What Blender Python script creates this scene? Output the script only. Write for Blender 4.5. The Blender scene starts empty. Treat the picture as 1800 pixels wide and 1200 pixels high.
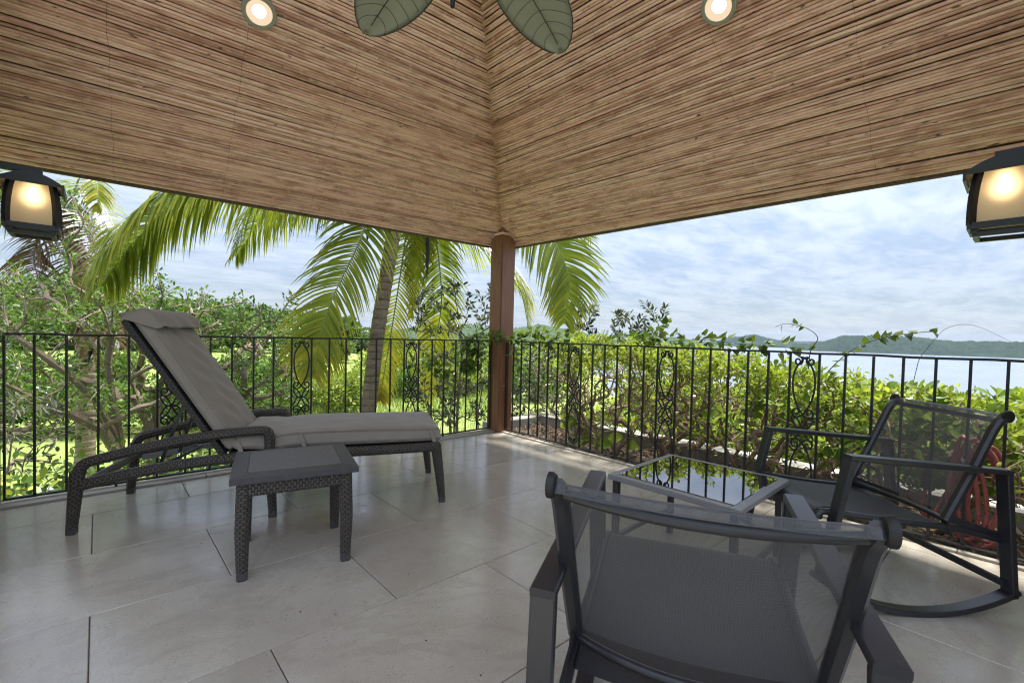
import bpy, bmesh, math, random
import numpy as np
from mathutils import Vector, Matrix, Quaternion

SC = bpy.context.scene
COL = SC.collection
PI = math.pi
V = Vector

# ------------------------------------------------------------------ camera, sky, sun, exposure
YAW, PITCH, ROLL = 0.83735, -0.02644, 0.02498
CAM = V((-3.2877, -3.8802, 1.048))
cd = bpy.data.cameras.new('camera')
cam = bpy.data.objects.new('camera', cd); COL.objects.link(cam)
cd.sensor_width = 36.0; cd.lens = 808.43 / 1800 * 36.0
cd.shift_y = 10.78 / 1800
cd.clip_start = 0.05; cd.clip_end = 20000
Fw = V((math.cos(YAW) * math.cos(PITCH), math.sin(YAW) * math.cos(PITCH), math.sin(PITCH)))
R0 = V((math.sin(YAW), -math.cos(YAW), 0)); U0 = R0.cross(Fw)
Rv = R0 * math.cos(ROLL) + U0 * math.sin(ROLL); Uv = U0 * math.cos(ROLL) - R0 * math.sin(ROLL)
mw = Matrix((Rv, Uv, -Fw)).transposed().to_4x4(); mw.translation = CAM
cam.matrix_world = mw
SC.camera = cam

SUN_EL, SUN_AZ = math.radians(75), math.radians(8)      # azimuth counted from +X towards +Y
HAZE = 0.00007
SUN_STRENGTH, SKY_STRENGTH, EXPOSURE = 3.3, 0.10, 1.85
world = bpy.data.worlds.new('World'); SC.world = world
world.use_nodes = True
SC.view_settings.view_transform = 'Standard'; SC.view_settings.look = 'None'
SC.view_settings.gamma = 1.0; SC.view_settings.use_curve_mapping = False
SC.view_settings.exposure = EXPOSURE
SC.render.engine = 'CYCLES'
SC.cycles.use_denoising = True
SC.cycles.filter_width = 1.15
SC.cycles.max_bounces = 10; SC.cycles.diffuse_bounces = 5; SC.cycles.glossy_bounces = 4
SC.cycles.transparent_max_bounces = 24; SC.cycles.transmission_bounces = 6
SC.cycles.volume_bounces = 0
SC.cycles.sample_clamp_indirect = 6.0
SC.cycles.caustics_reflective = False; SC.cycles.caustics_refractive = False


def build_world():
    nt = world.node_tree; N = nt.nodes; L = nt.links
    N.clear()
    out = N.new('ShaderNodeOutputWorld'); bg = N.new('ShaderNodeBackground')
    sky = N.new('ShaderNodeTexSky'); sky.sky_type = 'NISHITA'; sky.sun_disc = False
    sky.sun_elevation = SUN_EL; sky.sun_rotation = PI / 2 - SUN_AZ
    sky.air_density = 1.0; sky.dust_density = 0.6; sky.ozone_density = 1.0
    tc = N.new('ShaderNodeTexCoord'); sep = N.new('ShaderNodeSeparateXYZ')
    L.new(tc.outputs['Generated'], sep.inputs[0])
    ab = N.new('ShaderNodeMath'); ab.operation = 'ABSOLUTE'; L.new(sep.outputs['Z'], ab.inputs[0])
    ad = N.new('ShaderNodeMath'); ad.operation = 'ADD'; ad.inputs[1].default_value = 0.10; L.new(ab.outputs[0], ad.inputs[0])
    dx = N.new('ShaderNodeMath'); dx.operation = 'DIVIDE'; L.new(sep.outputs['X'], dx.inputs[0]); L.new(ad.outputs[0], dx.inputs[1])
    dy = N.new('ShaderNodeMath'); dy.operation = 'DIVIDE'; L.new(sep.outputs['Y'], dy.inputs[0]); L.new(ad.outputs[0], dy.inputs[1])
    cmb = N.new('ShaderNodeCombineXYZ'); L.new(dx.outputs[0], cmb.inputs[0]); L.new(dy.outputs[0], cmb.inputs[1])

    def noise(scale, detail, rough, dist, rot, sx, sy):
        mp = N.new('ShaderNodeMapping'); L.new(cmb.outputs[0], mp.inputs[0])
        mp.inputs['Rotation'].default_value = (0, 0, rot); mp.inputs['Scale'].default_value = (sx, sy, 1)
        n = N.new('ShaderNodeTexNoise'); L.new(mp.outputs[0], n.inputs['Vector'])
        n.inputs['Scale'].default_value = scale; n.inputs['Detail'].default_value = detail
        n.inputs['Roughness'].default_value = rough; n.inputs['Distortion'].default_value = dist
        return n
    n1 = noise(1.1, 9, 0.58, 0.35, 0.75, 1.0, 1.9)
    n2 = noise(3.2, 8, 0.62, 0.5, 0.75, 0.9, 1.8)
    mix = N.new('ShaderNodeMath'); mix.operation = 'MULTIPLY_ADD'
    L.new(n2.outputs['Fac'], mix.inputs[0]); mix.inputs[1].default_value = 0.45
    m0 = N.new('ShaderNodeMath'); m0.operation = 'MULTIPLY'; m0.inputs[1].default_value = 0.6
    L.new(n1.outputs['Fac'], m0.inputs[0]); L.new(m0.outputs[0], mix.inputs[2])
    cr = N.new('ShaderNodeValToRGB'); L.new(mix.outputs[0], cr.inputs[0])
    cr.color_ramp.elements[0].position = 0.42; cr.color_ramp.elements[0].color = (0.22, 0.22, 0.22, 1)
    cr.color_ramp.elements[1].position = 0.60; cr.color_ramp.elements[1].color = (1, 1, 1, 1)
    ccol = N.new('ShaderNodeMixRGB')                       # bluish grey to white cloud
    L.new(cr.outputs[0], ccol.inputs[0])
    ccol.inputs[1].default_value = (0.98, 1.26, 1.78, 1); ccol.inputs[2].default_value = (2.08, 2.22, 2.58, 1)
    fin = N.new('ShaderNodeMixRGB'); fin.inputs[0].default_value = 0.86
    L.new(sky.outputs[0], fin.inputs[1])
    # overcast luminance: the zenith is about three times as bright as the horizon
    zf = N.new('ShaderNodeMath'); zf.operation = 'MULTIPLY_ADD'; zf.use_clamp = False
    zc = N.new('ShaderNodeMath'); zc.operation = 'MAXIMUM'; zc.inputs[1].default_value = 0.0; L.new(sep.outputs['Z'], zc.inputs[0])
    L.new(zc.outputs[0], zf.inputs[0]); zf.inputs[1].default_value = 2.6; zf.inputs[2].default_value = 0.55
    fz = N.new('ShaderNodeVectorMath'); fz.operation = 'SCALE'; L.new(ccol.outputs[0], fz.inputs[0]); L.new(zf.outputs[0], fz.inputs['Scale'])
    L.new(fz.outputs[0], fin.inputs[2])
    L.new(fin.outputs[0], bg.inputs['Color']); bg.inputs['Strength'].default_value = SKY_STRENGTH
    L.new(bg.outputs[0], out.inputs['Surface'])


build_world()
sl = bpy.data.lights.new('sun', 'SUN'); sl.energy = SUN_STRENGTH; sl.angle = math.radians(10); sl.color = (1.0, 0.95, 0.86)
sun = bpy.data.objects.new('sun', sl); COL.objects.link(sun)
sd = V((math.cos(SUN_EL) * math.cos(SUN_AZ), math.cos(SUN_EL) * math.sin(SUN_AZ), math.sin(SUN_EL)))
sun.rotation_euler = sd.to_track_quat('Z', 'Y').to_euler(); sun.location = (0, 0, 30)

rnd = random.Random(7)
nr = np.random.RandomState(11)

# ------------------------------------------------------------------ object helpers


def tag(o, label=None, cat=None, group=None, kind=None):
    if label: o['label'] = label
    if cat: o['category'] = cat
    if group: o['group'] = group
    if kind: o['kind'] = kind
    return o


def empty(name, loc=(0, 0, 0), rz=0.0, ry=0.0):
    o = bpy.data.objects.new(name, None); COL.objects.link(o)
    o.empty_display_size = 0.1
    o.location = loc; o.rotation_euler = (0, ry, rz)
    return o


def link_mesh(name, me, parent=None, loc=None):
    o = bpy.data.objects.new(name, me); COL.objects.link(o)
    if parent is not None: o.parent = parent
    if loc is not None: o.location = loc
    return o


class MB:
    """collects shapes; build() links them as one mesh object"""
    def __init__(s): s.v = []; s.f = []; s.uv = []

    def add(s, vs, fs, uvs=None):
        b = len(s.v); s.v.extend([tuple(p) for p in vs])
        for i, f in enumerate(fs):
            s.f.append(tuple(b + j for j in f))
            s.uv.append(uvs[i] if uvs else [(0, 0)] * len(f))
        return s

    def box(s, c, size, M=None):
        hx, hy, hz = size[0] / 2, size[1] / 2, size[2] / 2
        vs = [V((x, y, z)) for x in (-hx, hx) for y in (-hy, hy) for z in (-hz, hz)]
        if M is not None: vs = [M @ p for p in vs]
        vs = [p + V(c) for p in vs]
        return s.add(vs, [(0, 1, 3, 2), (4, 6, 7, 5), (0, 4, 5, 1), (2, 3, 7, 6), (0, 2, 6, 4), (1, 5, 7, 3)])

    def sweep(s, pts, prof, up=(0, 0, 1), caps=True, scale=None, closed=False):
        """sweep a closed 2D profile [(a,b)] along pts: a across (side), b along the local up"""
        pts = [V(p) for p in pts]; n = len(pts); k = len(prof); up = V(up)
        per = [0.0]
        for i in range(k):
            a, b = prof[i], prof[(i + 1) % k]; per.append(per[-1] + math.hypot(a[0] - b[0], a[1] - b[1]))
        vs = []; L = [0.0]
        for i in range(n):
            if closed: t = pts[(i + 1) % n] - pts[i - 1]
            else: t = pts[min(i + 1, n - 1)] - pts[max(i - 1, 0)]
            if t.length < 1e-9: t = V((1, 0, 0))
            t.normalize()
            sd_ = t.cross(up)
            if sd_.length < 1e-4: sd_ = t.cross(V((1, 0, 0)))
            sd_.normalize(); u = sd_.cross(t)
            # keep the mitre width
            mf = 1.0
            if 0 < i < n - 1:
                a = (pts[i] - pts[i - 1]); b = (pts[i + 1] - pts[i])
                if a.length > 1e-9 and b.length > 1e-9:
                    cc = max(-0.9, min(1, a.normalized().dot(b.normalized()))); mf = min(1.6, 1 / math.sqrt((1 + cc) / 2))
            sc = scale[i] if scale else 1.0
            for a, b in prof: vs.append(pts[i] + sd_ * a * sc + u * b * sc * mf)
            if i: L.append(L[-1] + (pts[i] - pts[i - 1]).length)
        fs = []; uvs = []
        rng = n if closed else n - 1
        for i in range(rng):
            i2 = (i + 1) % n; l0 = L[i]; l1 = L[i2] if i2 else L[i] + (pts[0] - pts[i]).length
            for j in range(k):
                j2 = (j + 1) % k
                fs.append((i * k + j, i * k + j2, i2 * k + j2, i2 * k + j))
                uvs.append([(per[j], l0), (per[j + 1], l0), (per[j + 1], l1), (per[j], l1)])
        if caps and not closed:
            fs.append(tuple(range(k - 1, -1, -1))); uvs.append([(0, 0)] * k)
            fs.append(tuple((n - 1) * k + j for j in range(k))); uvs.append([(0, 0)] * k)
        return s.add(vs, fs, uvs)

    def bar(s, pts, w, h, up=(0, 0, 1), scale=None, bev=0.0, closed=False):
        a, b = w / 2, h / 2
        if bev <= 0: prof = [(-a, -b), (a, -b), (a, b), (-a, b)]
        else:
            e = bev; prof = [(-a + e, -b), (a - e, -b), (a, -b + e), (a, b - e), (a - e, b), (-a + e, b), (-a, b - e), (-a, -b + e)]
        return s.sweep(pts, prof, up, True, scale, closed)

    def tube(s, pts, r, sides=8, up=(0, 0, 1), scale=None, caps=True, closed=False):
        prof = [(r * math.cos(2 * PI * i / sides), r * math.sin(2 * PI * i / sides)) for i in range(sides)]
        return s.sweep(pts, prof, up, caps, scale, closed)

    def lathe(s, prof, c=(0, 0, 0), seg=24, M=None):
        vs = []; k = len(prof)
        for i in range(seg):
            a = 2 * PI * i / seg
            for r, z in prof:
                p = V((r * math.cos(a), r * math.sin(a), z))
                if M is not None: p = M @ p
                vs.append(p + V(c))
        fs = [(i * k + j, ((i + 1) % seg) * k + j, ((i + 1) % seg) * k + j + 1, i * k + j + 1) for i in range(seg) for j in range(k - 1)]
        return s.add(vs, fs)

    def grid(s, P):
        """P[i][j] points"""
        n, m = len(P), len(P[0])
        vs = [p for row in P for p in row]
        fs = [(i * m + j, i * m + j + 1, (i + 1) * m + j + 1, (i + 1) * m + j) for i in range(n - 1) for j in range(m - 1)]
        uvs = [[(i / (n - 1), j / (m - 1)), (i / (n - 1), (j + 1) / (m - 1)), ((i + 1) / (n - 1), (j + 1) / (m - 1)), ((i + 1) / (n - 1), j / (m - 1))] for i in range(n - 1) for j in range(m - 1)]
        return s.add(vs, fs, uvs)

    def mesh(s, name, mat, smooth=True):
        me = bpy.data.meshes.new(name); me.from_pydata(s.v, [], s.f)
        ul = me.uv_layers.new(name='UVMap'); ul.data.foreach_set('uv', [c for f in s.uv for p in f for c in p])
        if mat: me.materials.append(mat)
        if smooth:
            me.polygons.foreach_set('use_smooth', [True] * len(me.polygons)); me.set_sharp_from_angle(angle=math.radians(38))
        me.update(); return me

    def build(s, name, mat, parent=None, smooth=True):
        return link_mesh(name, s.mesh(name, mat, smooth), parent)


def bevel(o, w=0.004, seg=2):
    m = o.modifiers.new('bevel', 'BEVEL'); m.width = w; m.segments = seg; m.limit_method = 'ANGLE'; m.angle_limit = math.radians(35)
    return o


def spline(pts, n=8):
    """Catmull-Rom through pts"""
    P = [V(p) for p in pts]; P = [P[0] * 2 - P[1]] + P + [P[-1] * 2 - P[-2]]; out = []
    for i in range(1, len(P) - 2):
        for k in range(n):
            t = k / n; a, b, c, d = P[i - 1], P[i], P[i + 1], P[i + 2]
            out.append(0.5 * ((2 * b) + (c - a) * t + (2 * a - 5 * b + 4 * c - d) * t * t + (3 * b - a - 3 * c + d) * t ** 3))
    out.append(P[-2].copy()); return out


def copy_tree(o, parent=None):
    c = o.copy(); COL.objects.link(c)
    if parent is not None: c.parent = parent
    for ch in list(o.children): copy_tree(ch, c)
    return c


# ------------------------------------------------------------------ materials


class Mat:
    def __init__(s, name):
        s.m = bpy.data.materials.new(name); s.m.use_nodes = True
        s.nt = s.m.node_tree; s.N = s.nt.nodes; s.L = s.nt.links; s.N.clear()
        s.out = s.N.new('ShaderNodeOutputMaterial')
        s._tc = None

    def n(s, t, **k):
        nd = s.N.new('ShaderNode' + t)
        for a, b in k.items(): setattr(nd, a, b)
        return nd

    def tc(s, which='Object'):
        if s._tc is None: s._tc = s.n('TexCoord')
        return s._tc.outputs[which]

    def link(s, a, b): s.L.new(a, b)

    def map(s, src, scale=(1, 1, 1), rot=(0, 0, 0), loc=(0, 0, 0)):
        m = s.n('Mapping'); s.link(src, m.inputs[0])
        m.inputs['Scale'].default_value = scale; m.inputs['Rotation'].default_value = rot
        if isinstance(loc, tuple): m.inputs['Location'].default_value = loc
        else: s.link(loc, m.inputs['Location'])
        return m.outputs[0]

    def noise(s, vec, scale, detail=4, rough=0.55, dist=0.0):
        t = s.n('TexNoise'); s.link(vec, t.inputs['Vector']) if vec is not None else None
        t.inputs['Scale'].default_value = scale; t.inputs['Detail'].default_value = detail
        t.inputs['Roughness'].default_value = rough; t.inputs['Distortion'].default_value = dist
        return t.outputs['Fac']

    def ramp(s, fac, stops):
        r = s.n('ValToRGB'); s.link(fac, r.inputs[0]); e = r.color_ramp.elements
        while len(e) < len(stops): e.new(0.5)
        for i, (p, c) in enumerate(stops):
            e[i].position = p; e[i].color = (*c, 1) if len(c) == 3 else c
        return r.outputs[0]

    def mix(s, fac, a, b, mode='MIX'):
        m = s.n('MixRGB', blend_type=mode)
        for v, i in ((fac, 0), (a, 1), (b, 2)):
            if isinstance(v, (int, float)): m.inputs[i].default_value = v
            elif isinstance(v, tuple): m.inputs[i].default_value = (*v, 1)
            else: s.link(v, m.inputs[i])
        return m.outputs[0]

    def math(s, op, a, b=None):
        m = s.n('Math', operation=op)
        for v, i in ((a, 0), (b, 1)):
            if v is None: continue
            if isinstance(v, (int, float)): m.inputs[i].default_value = v
            else: s.link(v, m.inputs[i])
        return m.outputs[0]

    def bump(s, h, strength=0.3, dist=0.002):
        b = s.n('Bump'); s.link(h, b.inputs['Height']); b.inputs['Strength'].default_value = strength; b.inputs['Distance'].default_value = dist
        return b.outputs[0]

    def princ(s, col, rough=0.5, metal=0.0, normal=None, spec=None, ior=None):
        p = s.n('BsdfPrincipled')
        for v, nme in ((col, 'Base Color'), (rough, 'Roughness'), (metal, 'Metallic')):
            if isinstance(v, (int, float)): p.inputs[nme].default_value = v
            elif isinstance(v, tuple): p.inputs[nme].default_value = (*v, 1)
            else: s.link(v, p.inputs[nme])
        if normal is not None: s.link(normal, p.inputs['Normal'])
        if spec is not None: p.inputs['Specular IOR Level'].default_value = spec
        if ior is not None: p.inputs['IOR'].default_value = ior
        return p.outputs[0]

    def done(s, sh): s.link(sh, s.out.inputs['Surface']); return s.m


def mat_simple(name, col, rough=0.5, metal=0.0, ns=0.0, nscale=20.0, bump=0.0, bscale=200.0, spec=None):
    m = Mat(name); c = col; nm = None
    if ns > 0:
        f = m.noise(m.tc(), nscale, 5)
        c = m.mix(f, tuple(x * (1 - ns) for x in col), tuple(min(1, x * (1 + ns)) for x in col))
    if bump > 0: nm = m.bump(m.noise(m.tc(), bscale, 3), bump, 0.001)
    return m.done(m.princ(c, rough, metal, nm, spec))


def mat_leaf(name, stops, trans=0.4, rough=0.45, attr='tint'):
    m = Mat(name)
    a = m.n('Attribute'); a.attribute_name = attr
    col = m.ramp(a.outputs['Fac'], stops)
    d = m.n('BsdfDiffuse'); m.link(col, d.inputs[0])
    t = m.n('BsdfTranslucent'); tcol = m.mix(1.0, col, (1.15, 1.25, 0.55), 'MULTIPLY'); m.link(tcol, t.inputs[0])
    mx = m.n('MixShader'); mx.inputs[0].default_value = trans; m.link(d.outputs[0], mx.inputs[1]); m.link(t.outputs[0], mx.inputs[2])
    g = m.n('BsdfGlossy'); g.inputs['Roughness'].default_value = rough
    fr = m.n('Fresnel'); fr.inputs['IOR'].default_value = 1.22
    m2 = m.n('MixShader'); m.link(m.math('MULTIPLY', fr.outputs[0], 0.55), m2.inputs[0]); m.link(mx.outputs[0], m2.inputs[1]); m.link(g.outputs[0], m2.inputs[2])
    return m.done(m2.outputs[0])


def mat_objleaf(name, stops, trans=0.35, rough=0.4):
    """single leaf objects: tint from the object's own random"""
    m = Mat(name)
    oi = m.n('ObjectInfo')
    base = m.ramp(oi.outputs['Random'], stops)
    vein = m.noise(m.tc(), 60, 3)
    col = m.mix(m.math('MULTIPLY', vein, 0.35), base, (0.10, 0.16, 0.03))
    d = m.n('BsdfDiffuse'); m.link(col, d.inputs[0])
    t = m.n('BsdfTranslucent'); tcol = m.mix(1.0, col, (1.15, 1.25, 0.55), 'MULTIPLY'); m.link(tcol, t.inputs[0])
    mx = m.n('MixShader'); mx.inputs[0].default_value = trans; m.link(d.outputs[0], mx.inputs[1]); m.link(t.outputs[0], mx.inputs[2])
    g = m.n('BsdfGlossy'); g.inputs['Roughness'].default_value = rough
    fr = m.n('Fresnel'); fr.inputs['IOR'].default_value = 1.28
    m2 = m.n('MixShader'); m.link(m.math('MULTIPLY', fr.outputs[0], 0.55), m2.inputs[0]); m.link(mx.outputs[0], m2.inputs[1]); m.link(g.outputs[0], m2.inputs[2])
    return m.done(m2.outputs[0])


def m_tile():
    m = Mat('porcelain_tile'); oi = m.n('ObjectInfo')
    off = m.n('CombineXYZ'); m.link(m.math('MULTIPLY', oi.outputs['Random'], 37.0), off.inputs[0]); m.link(m.math('MULTIPLY', oi.outputs['Random'], 91.0), off.inputs[1])
    vec = m.map(m.tc(), (1, 1, 1), (0, 0, 0), off.outputs[0])
    big = m.noise(vec, 2.2, 5, 0.6, 0.6); mid = m.noise(vec, 14, 6, 0.7); fine = m.noise(vec, 140, 5, 0.8, 0.4)
    c = m.ramp(big, [(0.3, (0.40, 0.366, 0.312)), (0.7, (0.51, 0.474, 0.410))])
    c = m.mix(m.ramp(mid, [(0.38, (0, 0, 0)), (0.75, (0.5, 0.5, 0.5))]), c, (0.58, 0.54, 0.465))
    spk = m.ramp(m.math('MULTIPLY', fine, m.ramp(mid, [(0.35, (0.75, 0.75, 0.75)), (0.65, (1.08, 1.08, 1.08))])), [(0.50, (0, 0, 0)), (0.63, (0.55, 0.55, 0.55))])
    c = m.mix(spk, c, (0.17, 0.155, 0.13))
    c = m.mix(m.math('MULTIPLY', oi.outputs['Random'], 0.30), c, (0.29, 0.26, 0.215))
    stn = m.noise(vec, 0.9, 6, 0.7, 1.6); c = m.mix(m.ramp(stn, [(0.50, (0, 0, 0)), (0.53, (0.22, 0.22, 0.22)), (0.60, (0.05, 0.05, 0.05))]), c, (0.27, 0.24, 0.20))
    rg = m.ramp(mid, [(0.3, (0.14, 0.14, 0.14)), (0.7, (0.27, 0.27, 0.27))])
    nm = m.bump(m.noise(vec, 45, 4, 0.6), 0.05, 0.002)
    return m.done(m.princ(c, rg, 0, nm, 0.62))


def m_bamboo():
    m = Mat('bamboo_cane'); oi = m.n('ObjectInfo')
    off = m.n('CombineXYZ'); m.link(m.math('MULTIPLY', oi.outputs['Random'], 53.0), off.inputs[0]); m.link(m.math('MULTIPLY', oi.outputs['Random'], 17.0), off.inputs[1])
    vec = m.map(m.tc(), (1, 1, 1), (0, 0, 0), off.outputs[0])
    st = m.noise(m.map(vec, (2.2, 60, 60)), 1.0, 6, 0.65)           # streaks along the cane
    ln = m.noise(m.map(vec, (5.0, 6, 6)), 1.0, 3, 0.5)              # patches along the length
    base = m.ramp(oi.outputs['Random'], [(0.0, (0.46, 0.225, 0.18)), (0.16, (0.68, 0.35, 0.285)), (0.40, (0.84, 0.465, 0.39)), (0.70, (0.93, 0.60, 0.53)), (0.88, (0.97, 0.70, 0.62)), (1.0, (0.64, 0.32, 0.26))])
    c = m.mix(m.ramp(st, [(0.35, (0, 0, 0)), (0.68, (0.75, 0.75, 0.75))]), base, (0.96, 0.68, 0.60))
    c = m.mix(m.ramp(ln, [(0.48, (0, 0, 0)), (0.70, (0.75, 0.75, 0.75))]), c, (0.38, 0.155, 0.11))
    at = m.n('Attribute'); at.attribute_name = 'node'
    c = m.mix(m.math('MULTIPLY', at.outputs['Fac'], 0.32), c, (0.90, 0.72, 0.56))
    sp = m.noise(m.map(vec, (14, 40, 40)), 1.0, 2, 0.5)
    c = m.mix(m.ramp(sp, [(0.70, (0, 0, 0)), (0.76, (0.9, 0.9, 0.9))]), c, (0.05, 0.03, 0.02))
    nm = m.bump(st, 0.25, 0.002)
    return m.done(m.princ(c, 0.5, 0, nm, 0.35))


def m_wood():
    m = Mat('stained_hardwood'); oi = m.n('ObjectInfo')
    off = m.n('CombineXYZ'); m.link(m.math('MULTIPLY', oi.outputs['Random'], 31.0), off.inputs[0]); m.link(m.math('MULTIPLY', oi.outputs['Random'], 7.0), off.inputs[2])
    vec = m.map(m.tc(), (16, 16, 1.1), (0, 0, 0), off.outputs[0])
    g = m.noise(vec, 3.0, 8, 0.65, 0.8); fine = m.noise(m.map(m.tc(), (90, 90, 3)), 1.0, 4, 0.6)
    c = m.ramp(g, [(0.3, (0.17, 0.066, 0.034)), (0.55, (0.29, 0.125, 0.066)), (0.75, (0.38, 0.19, 0.105))])
    c = m.mix(m.ramp(fine, [(0.55, (0, 0, 0)), (0.7, (0.5, 0.5, 0.5))]), c, (0.11, 0.045, 0.025)); c = m.mix(m.math('MULTIPLY', oi.outputs['Random'], 0.45), c, (0.15, 0.058, 0.032))
    return m.done(m.princ(c, 0.42, 0, m.bump(fine, 0.15, 0.001)))


def m_wicker(name='wicker_weave', col=((0.022, 0.019, 0.016), (0.115, 0.100, 0.084)), su=19, sv=44):
    m = Mat(name)
    br = m.n('TexBrick'); m.link(m.map(m.tc('UV'), (su, sv, 1)), br.inputs['Vector'])
    br.offset = 0.5; br.inputs['Scale'].default_value = 1.0; br.inputs['Mortar Size'].default_value = 0.075
    br.inputs['Brick Width'].default_value = 0.5; br.inputs['Row Height'].default_value = 0.5
    br.inputs['Mortar Smooth'].default_value = 0.6
    br.inputs['Color1'].default_value = (*col[1], 1); br.inputs['Color2'].default_value = (*[x * 0.75 for x in col[1]], 1); br.inputs['Mortar'].default_value = (*col[0], 1)
    wv = m.n('TexWave'); m.link(m.map(m.tc('UV'), (su, sv, 1)), wv.inputs['Vector']); wv.inputs['Scale'].default_value = 0.31
    h = m.math('SUBTRACT', 1.0, br.outputs['Fac'])
    n = m.noise(m.tc(), 30, 3)
    c = m.mix(m.math('MULTIPLY', n, 0.5), br.outputs['Color'], (0.05, 0.044, 0.038))
    return m.done(m.princ(c, 0.45, 0, m.bump(h, 1.0, 0.008), 0.5))


def m_fabric(name, col, scale=900, amt=0.25):
    m = Mat(name)
    n1 = m.noise(m.tc(), 9, 4); w = m.noise(m.tc(), scale, 2)
    c = m.mix(n1, tuple(x * 0.86 for x in col), tuple(x * 1.10 for x in col))
    c = m.mix(m.math('MULTIPLY', w, amt), c, tuple(x * 0.55 for x in col))
    nm = m.bump(m.mix(0.5, w, m.noise(m.tc(), 24, 4, 0.5, 0.7)), 0.22, 0.004)
    p = m.n('BsdfPrincipled'); m.link(c, p.inputs['Base Color']); p.inputs['Roughness'].default_value = 0.9; m.link(nm, p.inputs['Normal'])
    p.inputs['Sheen Weight'].default_value = 0.25; p.inputs['Specular IOR Level'].default_value = 0.2
    return m.done(p.outputs[0])


def m_sling(name, lo, hi, k=1.0):
    """woven vinyl mesh: threads with holes between them"""
    m = Mat(name)
    u = m.n('SeparateXYZ'); m.link(m.tc('UV'), u.inputs[0])
    wa = m.math('SINE', m.math('MULTIPLY', u.outputs[0], 1900.0)); wb = m.math('SINE', m.math('MULTIPLY', u.outputs[1], 2100.0))
    hole = m.math('MULTIPLY', m.math('ADD', wa, 1.0), m.math('ADD', wb, 1.0))          # 0..4
    al = m.ramp(m.math('DIVIDE', hole, 4.0), [(0.10, (hi, hi, hi)), (0.45, (lo, lo, lo))])
    n = m.noise(m.tc(), 14, 4); nf = m.noise(m.map(m.tc(), (60, 800, 60)), 1.0, 2)
    c = m.mix(n, (0.080 * k, 0.080 * k, 0.089 * k), (0.115 * k, 0.115 * k, 0.125 * k)); c = m.mix(m.math('MULTIPLY', nf, 0.4), c, (0.16 * k, 0.16 * k, 0.17 * k))
    ln = m.math('MULTIPLY', m.math('ADD', m.math('SINE', m.math('MULTIPLY', u.outputs[0], 700.0)), m.math('SINE', m.math('MULTIPLY', u.outputs[1], 560.0))), 0.25)
    c = m.mix(m.math('ADD', ln, 0.5), m.mix(1.0, c, (0.84, 0.84, 0.84), 'MULTIPLY'), m.mix(1.0, c, (1.2, 1.2, 1.2), 'MULTIPLY'))
    p = m.princ(c, 0.50, 0, None, 0.45)
    geo = m.n('NewGeometry'); dt = m.n('VectorMath'); dt.operation = 'DOT_PRODUCT'; m.link(geo.outputs['Normal'], dt.inputs[0]); m.link(geo.outputs['Incoming'], dt.inputs[1])
    co = m.math('MAXIMUM', m.math('ABSOLUTE', dt.outputs['Value']), 0.15)
    al = m.math('SUBTRACT', 1.0, m.math('POWER', m.math('MAXIMUM', m.math('SUBTRACT', 1.0, al), 0.0001), m.math('DIVIDE', 1.0, co)))
    t = m.n('BsdfTransparent'); mx = m.n('MixShader')
    m.link(al, mx.inputs[0]); m.link(t.outputs[0], mx.inputs[1]); m.link(p, mx.inputs[2])
    return m.done(mx.outputs[0])


def m_trunk(name, a, b, sc=(6, 6, 2)):
    m = Mat(name); vec = m.map(m.tc(), sc)
    n = m.noise(vec, 4, 6, 0.65); f = m.noise(m.tc(), 60, 4, 0.6)
    c = m.mix(n, a, b); c = m.mix(m.ramp(f, [(0.45, (0, 0, 0)), (0.7, (0.6, 0.6, 0.6))]), c, tuple(x * 0.45 for x in a))
    return m.done(m.princ(c, 0.85, 0, m.bump(m.mix(0.5, n, f), 0.5, 0.01), 0.2))


def m_palmtrunk():
    m = Mat('palm_bark')
    n = m.noise(m.map(m.tc(), (8, 8, 30)), 1.0, 6, 0.7); f = m.noise(m.map(m.tc(), (70, 70, 8)), 1.0, 4, 0.6)
    at = m.n('Attribute'); at.attribute_name = 'node'
    c = m.ramp(n, [(0.3, (0.20, 0.15, 0.115)), (0.6, (0.36, 0.285, 0.225)), (0.8, (0.46, 0.385, 0.32))])
    c = m.mix(m.ramp(f, [(0.5, (0, 0, 0)), (0.7, (0.55, 0.55, 0.55))]), c, (0.07, 0.055, 0.045))
    c = m.mix(m.math('MULTIPLY', at.outputs['Fac'], 0.92), c, (0.045, 0.032, 0.024))
    return m.done(m.princ(c, 0.85, 0, m.bump(m.mix(0.5, n, f), 0.5, 0.012), 0.2))


def m_ground():
    m = Mat('lawn_and_soil'); P = m.tc()
    n1 = m.noise(P, 0.35, 6, 0.6); n2 = m.noise(P, 3.0, 5, 0.65); n3 = m.noise(P, 25, 4, 0.7)
    c = m.ramp(n1, [(0.35, (0.17, 0.235, 0.06)), (0.6, (0.24, 0.295, 0.085)), (0.75, (0.29, 0.32, 0.115))])
    c = m.mix(m.ramp(n2, [(0.4, (0, 0, 0)), (0.75, (0.7, 0.7, 0.7))]), c, (0.17, 0.22, 0.065))
    c = m.mix(m.ramp(n3, [(0.45, (0, 0, 0)), (0.75, (0.5, 0.5, 0.5))]), c, (0.32, 0.36, 0.13))
    return m.done(m.princ(c, 0.95, 0, m.bump(n3, 0.7, 0.05), 0.1))


def m_forest(name, a, b, c3, s1=0.02, s2=0.12):
    m = Mat(name); P = m.tc()
    n1 = m.noise(P, s1, 6, 0.6); n2 = m.noise(P, s2, 6, 0.75)
    c = m.mix(n1, a, b); c = m.mix(m.ramp(n2, [(0.42, (0, 0, 0)), (0.68, (0.9, 0.9, 0.9))]), c, c3)
    return m.done(m.princ(c, 1.0, 0, m.bump(n2, 1.0, 6.0), 0.05))


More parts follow.
